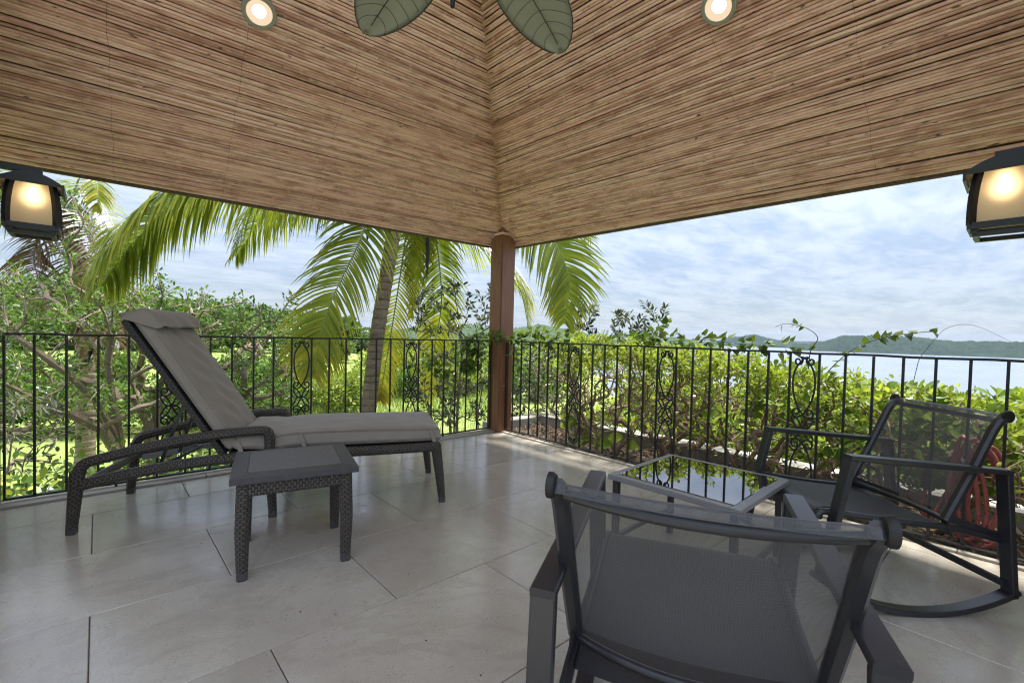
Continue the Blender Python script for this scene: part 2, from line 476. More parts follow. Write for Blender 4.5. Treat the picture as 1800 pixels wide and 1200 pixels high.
def m_sea():
    m = Mat('sea_water'); P = m.tc()
    w = m.noise(m.map(P, (0.08, 0.05, 1)), 1.0, 5, 0.6); w2 = m.noise(m.map(P, (0.006, 0.02, 1)), 1.0, 4, 0.6)
    rg = m.ramp(w2, [(0.35, (0.22, 0.22, 0.22)), (0.65, (0.34, 0.34, 0.34))])
    return m.done(m.princ((0.14, 0.165, 0.22), rg, 0, m.bump(w, 0.16, 1.0), 0.9, 1.33))


def m_concrete(name, a, b):
    m = Mat(name); P = m.tc()
    n = m.noise(P, 5, 6, 0.65); f = m.noise(P, 80, 4, 0.6)
    c = m.mix(n, a, b); c = m.mix(m.ramp(f, [(0.5, (0, 0, 0)), (0.75, (0.5, 0.5, 0.5))]), c, tuple(x * 0.6 for x in a))
    return m.done(m.princ(c, 0.85, 0, m.bump(f, 0.3, 0.004), 0.25))


def m_frost():
    m = Mat('frosted_glass')
    sp = m.noise(m.tc(), 260, 3, 0.7)
    c = m.mix(sp, (0.70, 0.60, 0.44), (0.86, 0.78, 0.62))
    t = m.n('BsdfRefraction'); m.link(c, t.inputs[0]); t.inputs['Roughness'].default_value = 1.0; t.inputs['IOR'].default_value = 1.45
    d = m.n('BsdfDiffuse'); m.link(c, d.inputs[0]); tl = m.n('BsdfTranslucent'); m.link(c, tl.inputs[0])
    m0 = m.n('MixShader'); m0.inputs[0].default_value = 0.35; m.link(d.outputs[0], m0.inputs[1]); m.link(tl.outputs[0], m0.inputs[2])
    mx = m.n('MixShader'); mx.inputs[0].default_value = 0.38; m.link(m0.outputs[0], mx.inputs[1]); m.link(t.outputs[0], mx.inputs[2])
    return m.done(mx.outputs[0])


def m_emit(name, col, st):
    m = Mat(name); e = m.n('Emission'); e.inputs[0].default_value = (*col, 1); e.inputs[1].default_value = st
    return m.done(e.outputs[0])


def m_fanleaf():
    m = Mat('fan_blade_fabric'); n = m.noise(m.map(m.tc(), (180, 180, 30)), 1.0, 3); n2 = m.noise(m.tc(), 12, 4)
    c = m.mix(n2, (0.36, 0.365, 0.335), (0.45, 0.455, 0.42)); c = m.mix(m.math('MULTIPLY', n, 0.4), c, (0.29, 0.295, 0.27))
    return m.done(m.princ(c, 0.6, 0, m.bump(n, 0.15, 0.001), 0.3))


MT = {}
MT['tile'] = m_tile(); MT['bamboo'] = m_bamboo(); MT['wood'] = m_wood()
MT['grout'] = mat_simple('grout', (0.10, 0.08, 0.06), 0.9, ns=0.25, nscale=30)
MT['curb'] = m_concrete('curb_stone', (0.36, 0.335, 0.29), (0.48, 0.455, 0.40))
MT['iron'] = mat_simple('black_iron', (0.012, 0.012, 0.013), 0.42, ns=0.3, nscale=40, bump=0.25, bscale=260)
MT['alu'] = mat_simple('charcoal_powder_coat', (0.026, 0.026, 0.030), 0.30, ns=0.15, nscale=30, bump=0.12, bscale=900)
MT['alu_grey'] = mat_simple('grey_powder_coat', (0.20, 0.20, 0.205), 0.38, ns=0.12, nscale=30, bump=0.12, bscale=900)
MT['sling'] = m_sling('sling_mesh', 0.22, 0.60); MT['sling_seat'] = m_sling('seat_sling_mesh', 0.90, 0.99, 0.30)
MT['wicker'] = m_wicker()
MT['wicker_dark'] = m_wicker('wicker_weave_dark', ((0.014, 0.014, 0.014), (0.05, 0.047, 0.044)))
MT['cushion'] = m_fabric('cushion_canvas', (0.30, 0.268, 0.222))
MT['slab'] = mat_simple('dark_slab', (0.135, 0.130, 0.135), 0.6, ns=0.4, nscale=70, bump=0.2, bscale=160)
MT['slab_frame'] = mat_simple('table_rim', (0.062, 0.060, 0.065), 0.5, ns=0.3, nscale=40, bump=0.1, bscale=300)
MT['cap'] = mat_simple('foot_cap_metal', (0.10, 0.095, 0.095), 0.4, 0.5, ns=0.3)
MT['rubber'] = mat_simple('black_rubber', (0.012, 0.012, 0.012), 0.6)
MT['hose'] = mat_simple('red_hose', (0.34, 0.095, 0.09), 0.5, ns=0.35, nscale=60, bump=0.8, bscale=220)
MT['plaster'] = mat_simple('cream_plaster', (0.52, 0.47, 0.37), 0.9, ns=0.08, nscale=6, bump=0.25, bscale=90)
MT['frost'] = m_frost()
MT['bulb'] = m_emit('warm_bulb', (1.0, 0.74, 0.42), 3.3)
MT['downlight'] = m_emit('warm_downlight', (1.0, 0.84, 0.62), 5.0); MT['dish'] = m_emit('self_glow_reflector', (1.0, 0.76, 0.52), 0.27)  # dish: the bulb's light on the reflector is given as its own emission
MT['white'] = mat_simple('white_enamel', (0.62, 0.60, 0.54), 0.4)
MT['trim'] = mat_simple('downlight_trim', (0.34, 0.34, 0.29), 0.45)
MT['fanleaf'] = m_fanleaf()
MT['bark_grey'] = m_trunk('grey_bark', (0.17, 0.13, 0.095), (0.29, 0.235, 0.185))
MT['bark_brown'] = m_trunk('brown_bark', (0.115, 0.075, 0.05), (0.23, 0.165, 0.12))
MT['bark_twig'] = m_trunk('twig_bark', (0.20, 0.14, 0.10), (0.36, 0.27, 0.20))
MT['palm_bark'] = m_palmtrunk()
MT['ground'] = m_ground(); MT['sea'] = m_sea()
MT['soil'] = m_concrete('garden_soil', (0.055, 0.040, 0.028), (0.13, 0.10, 0.07))
MT['concrete'] = m_concrete('weathered_concrete', (0.22, 0.205, 0.17), (0.40, 0.385, 0.34))
MT['palewall'] = m_concrete('pale_wall_top', (0.27, 0.255, 0.225), (0.42, 0.40, 0.36))
MT['island'] = m_forest('island_forest', (0.018, 0.032, 0.020), (0.040, 0.058, 0.032), (0.010, 0.018, 0.012), 0.008, 0.05)
MT['hillforest'] = m_forest('hill_forest', (0.05, 0.085, 0.03), (0.09, 0.13, 0.045), (0.030, 0.055, 0.022))
MT['leaf_tree'] = mat_leaf('tree_leaf', [(0.0, (0.05, 0.10, 0.022)), (0.5, (0.10, 0.18, 0.036)), (1.0, (0.19, 0.27, 0.06))], 0.45)
MT['leaf_hedge'] = mat_leaf('hedge_leaf', [(0.0, (0.14, 0.20, 0.03)), (0.5, (0.25, 0.32, 0.05)), (1.0, (0.42, 0.44, 0.08))], 0.5)
MT['leaf_grey'] = mat_leaf('grey_green_leaf', [(0.0, (0.06, 0.075, 0.045)), (0.6, (0.12, 0.14, 0.09)), (1.0, (0.22, 0.235, 0.17))], 0.25, 0.35)
MT['leaf_olive'] = mat_leaf('olive_leaf', [(0.0, (0.03, 0.045, 0.022)), (0.6, (0.06, 0.085, 0.04)), (1.0, (0.12, 0.15, 0.08))], 0.25, 0.35)
MT['leaf_yellow'] = mat_leaf('yellow_green_leaf', [(0.0, (0.10, 0.16, 0.03)), (0.5, (0.22, 0.28, 0.05)), (1.0, (0.36, 0.38, 0.07))], 0.4)
MT['leaf_forest'] = mat_leaf('forest_leaf', [(0.0, (0.05, 0.09, 0.03)), (0.5, (0.10, 0.155, 0.05)), (1.0, (0.17, 0.225, 0.08))], 0.3)
MT['leaf_cover'] = mat_leaf('groundcover_leaf', [(0.0, (0.04, 0.085, 0.025)), (0.55, (0.09, 0.16, 0.035)), (0.8, (0.22, 0.28, 0.05)), (1.0, (0.42, 0.42, 0.10))], 0.3)
MT['palm'] = mat_leaf('palm_leaflet', [(0.0, (0.06, 0.105, 0.024)), (0.45, (0.165, 0.215, 0.040)), (0.75, (0.31, 0.33, 0.055)), (1.0, (0.52, 0.40, 0.06))], 0.45, 0.35)
MT['palm_dry'] = mat_leaf('dry_palm_leaflet', [(0.0, (0.07, 0.045, 0.028)), (0.6, (0.14, 0.09, 0.052)), (1.0, (0.19, 0.135, 0.075))], 0.2, 0.5)
MT['rachis'] = mat_simple('palm_rachis', (0.26, 0.27, 0.12), 0.5, ns=0.3, nscale=6)
MT['grassblade'] = mat_leaf('grass_blade', [(0.0, (0.13, 0.21, 0.04)), (0.6, (0.24, 0.33, 0.07)), (1.0, (0.40, 0.42, 0.15))], 0.35)
MT['litter'] = mat_leaf('dry_leaf', [(0.0, (0.06, 0.035, 0.02)), (0.6, (0.16, 0.10, 0.055)), (1.0, (0.30, 0.22, 0.13))], 0.1)
MT['big_leaf'] = mat_objleaf('large_leaf', [(0.0, (0.14, 0.22, 0.03)), (0.6, (0.22, 0.30, 0.045)), (1.0, (0.30, 0.36, 0.06))])
MT['vine_leaf'] = mat_objleaf('vine_leaf', [(0.0, (0.05, 0.11, 0.018)), (0.55, (0.11, 0.19, 0.028)), (1.0, (0.20, 0.26, 0.045))])
MT['round_leaf'] = mat_objleaf('round_leaf', [(0.0, (0.09, 0.17, 0.022)), (0.5, (0.16, 0.25, 0.03)), (1.0, (0.27, 0.33, 0.045))])
MT['fruit'] = mat_simple('green_fruit', (0.20, 0.30, 0.06), 0.35, ns=0.2, nscale=12)


def m_tableglass():
    m = Mat('smoked_glass'); n = m.noise(m.tc(), 6, 3)
    return m.done(m.princ((0.012, 0.013, 0.015), 0.015, 0, None, 0.5, 2.8))


MT['tableglass'] = m_tableglass()
#%%SETTING
# ================================================================== SETTING: ground, sea, hills


def bearing_of(px):
    return YAW - math.atan((px - 900) / 808.43)


def smooth(a, b, x):
    t = np.clip((x - a) / (b - a), 0, 1); return t * t * (3 - 2 * t)


def vnoise(x, y, seed=0):
    """cheap smooth value noise on arrays"""
    xi = np.floor(x).astype(int); yi = np.floor(y).astype(int); fx = x - xi; fy = y - yi
    fx = fx * fx * (3 - 2 * fx); fy = fy * fy * (3 - 2 * fy)

    def h(a, b):
        n = (a * 374761393 + b * 668265263 + seed * 144665) & 0x7fffffff
        n = (n ^ (n >> 13)) * 1274126177 & 0x7fffffff
        return ((n ^ (n >> 16)) & 0xffff) / 65535.0
    return (h(xi, yi) * (1 - fx) + h(xi + 1, yi) * fx) * (1 - fy) + (h(xi, yi + 1) * (1 - fx) + h(xi + 1, yi + 1) * fx) * fy


def fbm(x, y, seed=0, oct=4):
    s = 0; a = 0.5
    for i in range(oct):
        s = s + a * vnoise(x * 2 ** i, y * 2 ** i, seed + i * 17); a *= 0.5
    return s


def terrain_z(x, y):
    """ground height; x, y arrays in metres"""
    x = np.asarray(x, float); y = np.asarray(y, float)
    dx = x - CAM.x; dy = y - CAM.y
    r = np.hypot(dx, dy); b = np.degrees(np.arctan2(dy, dx))
    lawn = -1.75 + 0.12 * (fbm(x * 0.15, y * 0.15, 3) - 0.5)
    seaw = -0.35 - 0.19 * np.clip(r - 15, 0, 400)                       # falls to the bay
    seaw = np.maximum(seaw, -26)
    w = smooth(28, 46, b) * (1 - smooth(150, 170, b)) 
    top = np.interp(b, [30, 44, 50, 56, 62, 66, 70, 80, 100, 130], [-0.03, -0.02, -0.014, -0.010, -0.004, 0.018, 0.040, 0.050, 0.050, 0.03])
    hr = np.clip((r - 26) / 190.0, 0, 1)
    target = (1.048 + top * 216) - 8.0
    hill = lawn + (target + 1.75) * (hr ** 1.15) + 5.0 * (fbm(x * 0.022, y * 0.022, 9) - 0.5) * smooth(40, 120, r)
    hill = hill - smooth(230, 420, r) * 60
    z = hill * w + seaw * (1 - w)
    # planting bed beside the terrace
    return z


def build_ground():
    rs = np.concatenate([[0.0], np.linspace(1.5, 30, 58), np.geomspace(31, 700, 70)])
    bs = np.radians(np.linspace(-180, 180, 289)[:-1])
    R, B = np.meshgrid(rs, bs, indexing='ij')
    X = CAM.x + R * np.cos(B); Y = CAM.y + R * np.sin(B); Z = terrain_z(X, Y)
    n, m = X.shape
    vs = np.stack([X, Y, Z], -1).reshape(-1, 3)
    i, j = np.meshgrid(np.arange(n - 1), np.arange(m), indexing='ij'); j2 = (j + 1) % m
    fs = np.stack([i * m + j, (i + 1) * m + j, (i + 1) * m + j2, i * m + j2], -1).reshape(-1, 4)
    me = bpy.data.meshes.new('ground'); me.from_pydata(vs.tolist(), [], fs.tolist()); me.materials.append(MT['ground'])
    me.polygons.foreach_set('use_smooth', [True] * len(me.polygons))
    return tag(link_mesh('ground', me), kind='structure')


build_ground()
sea = MB(); RAD = 4600
sea.lathe([(0.01, -20), (40, -20), (400, -20), (1500, -20), (4000, -20), (RAD, -20)], (CAM.x, CAM.y, 0), 64)
tag(sea.build('sea', MT['sea']), kind='structure')


def ridge(name, mat, pxs, hs, dist, depth, base, nseed, rough, nb=220, nd=26):
    """a wooded ridge: pxs/hs give its skyline by bearing and height above the camera's level at distance dist"""
    bb = np.array([bearing_of(p) for p in pxs]); hh = np.array(hs)
    o = np.argsort(bb); bb = bb[o]; hh = hh[o]
    B = np.linspace(bb[0], bb[-1], nb); D = np.linspace(0, 1, nd)
    Hs = np.interp(B, bb, hh)
    vs = []
    for k, b in enumerate(B):
        for q in D:
            r = dist + (q - 0.0) * depth
            prof = math.sin(min(1, q * 1.9) * PI / 2) if q < 0.53 else math.cos((q - 0.53) / 0.47 * PI / 2)
            z = base + max(0, (Hs[k] - base)) * max(prof, 0)
            x = CAM.x + r * math.cos(b); y = CAM.y + r * math.sin(b)
            vs.append((x, y, z))
    vs = np.array(vs)
    amp = rough * np.clip((vs[:, 2] - base) / (hh.max() - base + 1e-6), 0, 1) ** 0.5
    vs[:, 2] += amp * (fbm(vs[:, 0] / dist * 180, vs[:, 1] / dist * 180, nseed, 3) - 0.45) + amp * 0.6 * (nr.rand(len(vs)) - 0.5)
    fs = [(i * nd + j, (i + 1) * nd + j, (i + 1) * nd + j + 1, i * nd + j + 1) for i in range(nb - 1) for j in range(nd - 1)]
    me = bpy.data.meshes.new(name); me.from_pydata(vs.tolist(), [], fs); me.materials.append(mat)
    me.polygons.foreach_set('use_smooth', [True] * len(me.polygons))
    return tag(link_mesh(name, me), kind='structure')


def hts(pxs, ys, dist):
    """skyline heights (m) at a distance from the elevation angles seen in the photo"""
    return [1.048 + (589.4 + 0.025 * (p - 900) - y) / 808.43 * dist / math.hypot(1, (p - 900) / 808.43) for p, y in zip(pxs, ys)]


pi_, yi_ = [1250, 1275, 1300, 1325, 1345, 1370, 1392, 1412], [604, 594, 591, 587, 593, 598, 600, 607]
ridge('island', MT['island'], pi_, hts(pi_, yi_, 2100), 2000, 420, -21, 5, 9)
pi_, yi_ = [1390, 1420, 1450, 1480, 1510, 1545, 1585, 1620, 1650, 1680, 1720, 1760, 1800, 1900, 2100], [605, 604, 599, 589, 589, 588, 590, 592, 597, 599, 599, 600, 601, 606, 616]
ridge('headland', MT['island'], pi_, hts(pi_, yi_, 1500), 1420, 420, -21, 8, 8, nb=360)
pi_, yi_ = [560, 640, 690, 720, 745, 775, 800, 830, 870, 915, 945, 975, 1000, 1030, 1060, 1100, 1150, 1200, 1260], [578, 583, 582, 576, 570, 575, 570, 569, 580, 575, 570, 573, 580, 586, 590, 588, 590, 596, 606]
ridge('distant_hill', MT['hillforest'], pi_, hts(pi_, yi_, 1250), 1000, 620, -24, 3, 12, nb=300)
# the far shore behind the island
pi_, yi_ = [1180, 1290, 1400, 1440, 1500], [601, 600, 599.5, 599.5, 602]
ridge('far_coast', MT['island'], pi_, hts(pi_, yi_, 3400), 3300, 500, -21, 15, 6)

# the air over the bay
hz = Mat('air'); pv = hz.n('VolumePrincipled'); pv.inputs['Density'].default_value = HAZE; pv.inputs['Color'].default_value = (0.52, 0.70, 1.0, 1); pv.inputs['Anisotropy'].default_value = 0.2
hz.link(pv.outputs[0], hz.out.inputs['Volume'])
hb_ = MB(); hb_.box((CAM.x, CAM.y, 32.0), (9600, 9600, 112.0))
tag(hb_.build('haze', hz.m, smooth=False), 'thin pale haze over the bay and hills', kind='stuff')

# ================================================================== TERRACE
slab = MB(); slab.box((-3.4, -3.42, -0.37), (7.0, 6.86, 0.7))
tag(slab.build('terrace_slab', MT['concrete'], smooth=False), kind='structure')
floor = MB(); floor.box((-3.475, -3.5, -0.0085), (6.85, 6.82, 0.009))
floor = tag(floor.build('floor', MT['grout'], smooth=False), kind='structure')


def tiles():
    G = 0.0034; X0, X1 = -4.72, -0.052; Y0, Y1 = -4.8, -0.092
    cache = {}
    rows = [-0.462 + 0.6 * k for k in range(-8, 2)]
    for k, y0 in enumerate(rows):
        row = k - 8
        ylo, yhi = max(y0 - 0.6 if False else y0, Y0), min(y0 + 0.6, Y1)
        if yhi - ylo < 0.03: continue
        x = -2.8645 if row % 2 == 0 else -2.408 - 0.0
        x -= 0.9 * 4
        while x < X1:
            a, b = max(x, X0), min(x + 0.9, X1)
            if b - a > 0.03:
                w, h = round(b - a - G, 4), round(yhi - ylo - G, 4)
                if (w, h) not in cache:
                    mb = MB(); e = 0.0022; t = 0.009
                    hw, hh = w / 2, h / 2
                    vs = [(-hw, -hh, -t), (hw, -hh, -t), (hw, hh, -t), (-hw, hh, -t), (-hw, -hh, -e), (hw, -hh, -e), (hw, hh, -e), (-hw, hh, -e),
                          (-hw + e, -hh + e, 0), (hw - e, -hh + e, 0), (hw - e, hh - e, 0), (-hw + e, hh - e, 0)]
                    fs = [(0, 1, 5, 4), (1, 2, 6, 5), (2, 3, 7, 6), (3, 0, 4, 7), (4, 5, 9, 8), (5, 6, 10, 9), (6, 7, 11, 10), (7, 4, 8, 11), (8, 9, 10, 11)]
                    mb.add(vs, fs); cache[(w, h)] = mb.mesh('tile', MT['tile'], smooth=False)
                o = link_mesh('tile', cache[(w, h)], floor, ((a + b) / 2, (ylo + yhi) / 2, rnd.uniform(-0.0004, 0.0004)))
            x += 0.9


tiles()
# edge stones
c1 = MB(); x = -3.72
while x < 0.09:
    L = min(1.0, 0.10 - x); c1.box((x + L / 2, -0.024, 0.004), (L - 0.004, 0.128, 0.02)); x += 1.0
tag(bevel(c1.build('edge_kerb', MT['curb'], smooth=False), 0.003, 1), kind='structure')
c2 = MB(); y = -0.095
while y > -4.7:
    L = 1.2; c2.box((-0.026, y - L / 2, 0.004), (0.044, L - 0.004, 0.02)); y -= 1.2
tag(bevel(c2.build('edge_trim', MT['curb'], smooth=False), 0.003, 1), kind='structure')

# planting bed along the right side, with a low wall on its far side
bed = MB(); ny, nx = 60, 14
P = [[(0.0 + 0.92 * i / (nx - 1), 0.35 - 5.6 * j / (ny - 1), -0.10 - 0.03 * math.sin(i * 1.3 + j * 0.7) + rnd.uniform(-0.015, 0.015)) for j in range(ny)] for i in range(nx)]
bed.grid(P); tag(bed.build('planting_bed', MT['soil']), kind='structure')
pw = MB(); pw.box((1.02, -2.6, -0.60), (0.2, 5.9, 1.24))
tag(bevel(pw.build('planter_wall', MT['concrete'], smooth=False), 0.01, 2), 'low weathered concrete planter wall behind the twiggy hedge', 'wall')
pt = MB(); pt.box((1.02, -2.6, 0.032), (0.22, 5.92, 0.02))
pt.build('coping', MT['palewall'], bpy.data.objects['planter_wall'], smooth=False)
rub = MB(); rub.box((0.55, 0.30, -0.07), (0.9, 0.16, 0.2))
tag(bevel(rub.build('stone_ledge', MT['palewall'], smooth=False), 0.015, 2), 'short pale stone ledge beyond the railing next to the post', 'ledge')

# house wall ends that carry the two lanterns
def roof_z(x, y, left):
    n = V((0.031682, 0.573952, 0.818276)) if left else V((0.574337, 0.022813, 0.818301))
    return 2.03 - (n.x * (x - 0.1405) + n.y * (y - 0.1012)) / n.z - 0.02


def wall_end(x0, x1, y0, y1, left, label):
    m = MB(); c = [(x0, y0), (x1, y0), (x1, y1), (x0, y1)]
    m.add([(x, y, -0.02) for x, y in c] + [(x, y, roof_z(x, y, left)) for x, y in c],
          [(3, 2, 1, 0), (4, 5, 6, 7), (0, 1, 5, 4), (1, 2, 6, 5), (2, 3, 7, 6), (3, 0, 4, 7)])
    tag(bevel(m.build('house_wall', MT['plaster'], smooth=False), 0.008), label, 'wall')


wall_end(-3.94, -3.70, -1.25, 0.01, True, 'cream plaster wall end at the left railing under the lantern')
wall_end(-0.95, 0.10, -4.30, -4.10, False, 'cream plaster wall end at the right railing by the hose')

# ================================================================== ROOF with bamboo ceiling
E0 = V((0.1405, 0.1012, 2.03))
uL, vL, nL = V((-0.99848, 0.055116, 0)), V((-0.0451, -0.817032, 0.574826)), V((0.031682, 0.573952, 0.818276))
uR, vR, nR = V((0.03969, -0.999212, 0)), V((-0.817657, -0.032478, 0.574789)), V((0.574337, 0.022813, 0.818301))
HIP = 0.7455
CL = 5.4


def cane_mesh(seed):
    r = random.Random(seed); xs = []; rad = []; nd = []
    x = -0.012; R = 0.0098
    xs += [x]; rad += [R * 0.96]; nd += [0.0]
    x = r.uniform(0.05, 0.3)
    while x < CL - 0.05:
        for d, k, q in ((-0.016, 1.0, 0.0), (0, 1.11, 1.0), (0.016, 1.0, 0.0)):
            xs.append(x + d); rad.append(R * k * r.uniform(0.97, 1.03)); nd.append(q)
        x += r.uniform(0.17, 0.36)
    xs.append(CL); rad.append(R); nd.append(0)
    yo = zo = 0; vs = []; fs = []; at = []; K = 7
    ph = r.uniform(0, 6)
    for i, xx in enumerate(xs):
        yo = 0.0026 * math.sin(xx * 1.7 + ph) + 0.0012 * math.sin(xx * 5.1 + ph * 2); zo = 0.0022 * math.sin(xx * 2.3 + ph * 1.7)
        for k in range(K):
            a = 2 * PI * k / K; vs.append((xx, yo + rad[i] * math.cos(a), zo + rad[i] * math.sin(a))); at.append(nd[i])
    n = len(xs)
    for i in range(n - 1):
        for k in range(K): fs.append((i * K + k, (i + 1) * K + k, (i + 1) * K + (k + 1) % K, i * K + (k + 1) % K))
    fs.append(tuple(range(K)));
    me = bpy.data.meshes.new('ceiling_cane'); me.from_pydata(vs, [], fs); me.materials.append(MT['bamboo'])
    a = me.attributes.new('node', 'FLOAT', 'POINT'); a.data.foreach_set('value', at)
    me.polygons.foreach_set('use_smooth', [True] * len(me.polygons)); me.update()
    return me


roof = tag(empty('veranda_roof', (0, 0, 2.03)), 'hipped veranda roof lined with brown bamboo canes above the terrace', 'roof')
roof_inv = Matrix.Translation((0, 0, -2.03))


def build_roof():
    canes = [cane_mesh(100 + i) for i in range(9)]
    SP = 0.0195
    for (u, v, n) in ((uL, vL, nL), (uR, vR, nR)):
        w = u.cross(v)                                   # right handed third axis
        for k in range(146):
            vv = 0.010 + k * SP + rnd.uniform(-0.0012, 0.0012)
            du = HIP * vv + (0.0 if u is uL else rnd.uniform(-0.004, 0.004))
            o = link_mesh('ceiling_cane', rnd.choice(canes), roof)
            sc = rnd.choice([rnd.uniform(0.80, 0.9), rnd.uniform(0.9, 1.0), rnd.uniform(0.95, 1.08)])
            p = E0 + u * (du) + v * vv + n * rnd.uniform(-0.0024, 0.002)
            tw = rnd.uniform(-0.0012, 0.0012)
            u2 = (u + v * tw).normalized(); v2 = w.cross(u2)
            M = Matrix((u2, v2 * sc, w * sc)).transposed().to_4x4(); M.translation = p
            o.matrix_world = M; o.matrix_basis = roof_inv @ M
    d = MB()
    T = 0.10; off = 0.0135
    for (u, v, n) in ((uL, vL, nL), (uR, vR, nR)):
        vm = 3.4
        a = E0 + n * off - v * 0.02; b = a + u * (CL + 1.2); c = E0 + n * off + v * vm + u * (HIP * vm + CL - 1.4); e = E0 + n * off + v * vm + u * (HIP * vm)
        q = [a, b, c, e]; d.add(q + [p + n * T for p in q], [(0, 1, 2, 3), (7, 6, 5, 4), (0, 4, 5, 1), (1, 5, 6, 2), (2, 6, 7, 3), (3, 7, 4, 0)])
    o = d.build('roof_deck', MT['bark_brown'], roof, smooth=False); o.matrix_basis = roof_inv
    for (u, v, n, pr) in ((uL, vL, nL, uR), (uR, vR, nR, uL)):
        f = MB(); out_ = V((0, 1, 0)) if u is uL else V((1, 0, 0))
        a = E0 + out_ * 0.022 + V((0, 0, 0.035)) - u * 0.03; b = a + u * (CL + 1.2)
        f.bar([a, b], 0.026, 0.10)
        o = f.build('fascia_board', MT['bark_brown'], roof, smooth=False); o.matrix_basis = roof_inv
    for (u, v, n, nm) in ((uL, vL, nL, 'L'), (uR, vR, nR, 'R')):
        for k in range(9):
            wv_ = MB(); u0 = 0.25 + k * 0.62; pts = []
            for q in range(30):
                vv = 0.01 + q * 0.1
                pts.append(E0 + u * (u0 + 0.006 * math.sin(q * 2.1 + k)) + v * vv - n * (0.0082 + 0.0012 * math.sin(q * 3.3 + k)))
            pts = [q for q in pts if (q - E0).dot(u) > HIP * (q - E0).dot(v) + 0.02]
            if len(pts) < 3: continue
            wv_.tube(pts, 0.0008, 4); o = wv_.build('binding_wire', MT['bark_brown'], roof); o.matrix_basis = roof_inv
    # slim bamboo lath covering the hip joint from above the canes
    hipb = MB(); hv = (V((-1.457, -1.476, 3.195)) - E0).normalized()
    hipb.bar([E0 + V((0, 0, 0.03)), E0 + hv * 4.6 + V((0, 0, 0.03))], 0.06, 0.03)
    o = hipb.build('hip_rafter', MT['bark_brown'], roof, smooth=False); o.matrix_basis = roof_inv


build_roof()

# corner post
post = tag(empty('corner_post', (0.003, -0.046, 0)), 'reddish brown square timber post in the terrace corner', 'post')
pm = MB(); pm.box((0, 0, 1.14), (0.194, 0.194, 2.28))
pm.v = [(x * 0.955, y * 0.955, z) for x, y, z in pm.v]
pm.build('core', MT['bark_brown'], post, smooth=False)
for k in range(4):
    fbm_ = MB(); fbm_.box((0.0, -0.0945, 1.135), (0.177, 0.007, 2.27))
    o = bevel(fbm_.build('face_board', MT['wood'], post, smooth=False), 0.0015, 1); o.rotation_euler = (0, 0, k * PI / 2)
tr = MB()
for z in (2.128,):
    a = 0.109
    for s in (-1, 1):
        tr.box((s * a, 0, z), (0.022, 0.24, 0.022)); tr.box((0, s * a, z), (0.196, 0.022, 0.022))
bevel(tr.build('cap_trim', MT['bamboo'], post, smooth=False), 0.003, 1)

# ================================================================== RAILINGS
ZT, ZB = 0.985, 0.034


def scroll_curves():
    """normalised (x -1..1, h -1..1) strands of a scroll panel: one S strand, mirrored three times; and the petals"""
    def spiral(cx, cy, r0, r1, a0, a1, n=16):
        return [(cx + (r0 + (r1 - r0) * t) * math.cos(a0 + (a1 - a0) * t), cy + (r0 + (r1 - r0) * t) * 0.165 * math.sin(a0 + (a1 - a0) * t)) for t in [i / n for i in range(n + 1)]]
    top = spiral(-0.55, 0.905, 0.10, 0.42, -2.2 * PI + 0.6, 0.45 * PI)[::1]
    mid = [(0.0, 0.945), (0.42, 0.87), (0.78, 0.76), (0.90, 0.62), (0.80, 0.46), (0.45, 0.30), (0.0, 0.195), (-0.35, 0.15)]
    bot = spiral(-0.55, 0.215, 0.42, 0.10, 1.5 * PI, -0.55 * PI)[1:]
    strand = top[:-1] + mid + [(x, y) for x, y in bot]
    return strand


STRAND = scroll_curves()


def make_panel(w):
    """scroll panel in local X (width) and Z, centred on the middle of the railing"""
    H = (ZT - ZB) / 2 - 0.008; hw = w / 2 - 0.012
    def P(x, h): return V((x * hw, 0, h * H))
    pm_ = MB()
    for sx in (-1, 1):
        for b in (0.06, -0.06):
            pts = [P(sx * t, 0.15 * t + b * math.sin(PI * abs(t))) for t in [i / 14 - 0.5 for i in range(0, 15)] for t in [t * 1.9]]
            pm_.bar(pts, 0.010, 0.006, up=(0, 1, 0))
    petals = pm_.mesh('scroll_panel', MT['iron'])
    sc_ = MB(); pts = spline([P(x, h) for x, h in STRAND], 3)
    sc_.bar(pts, 0.010, 0.0065, up=(0, 1, 0))
    return petals, sc_.mesh('scroll', MT['iron'])


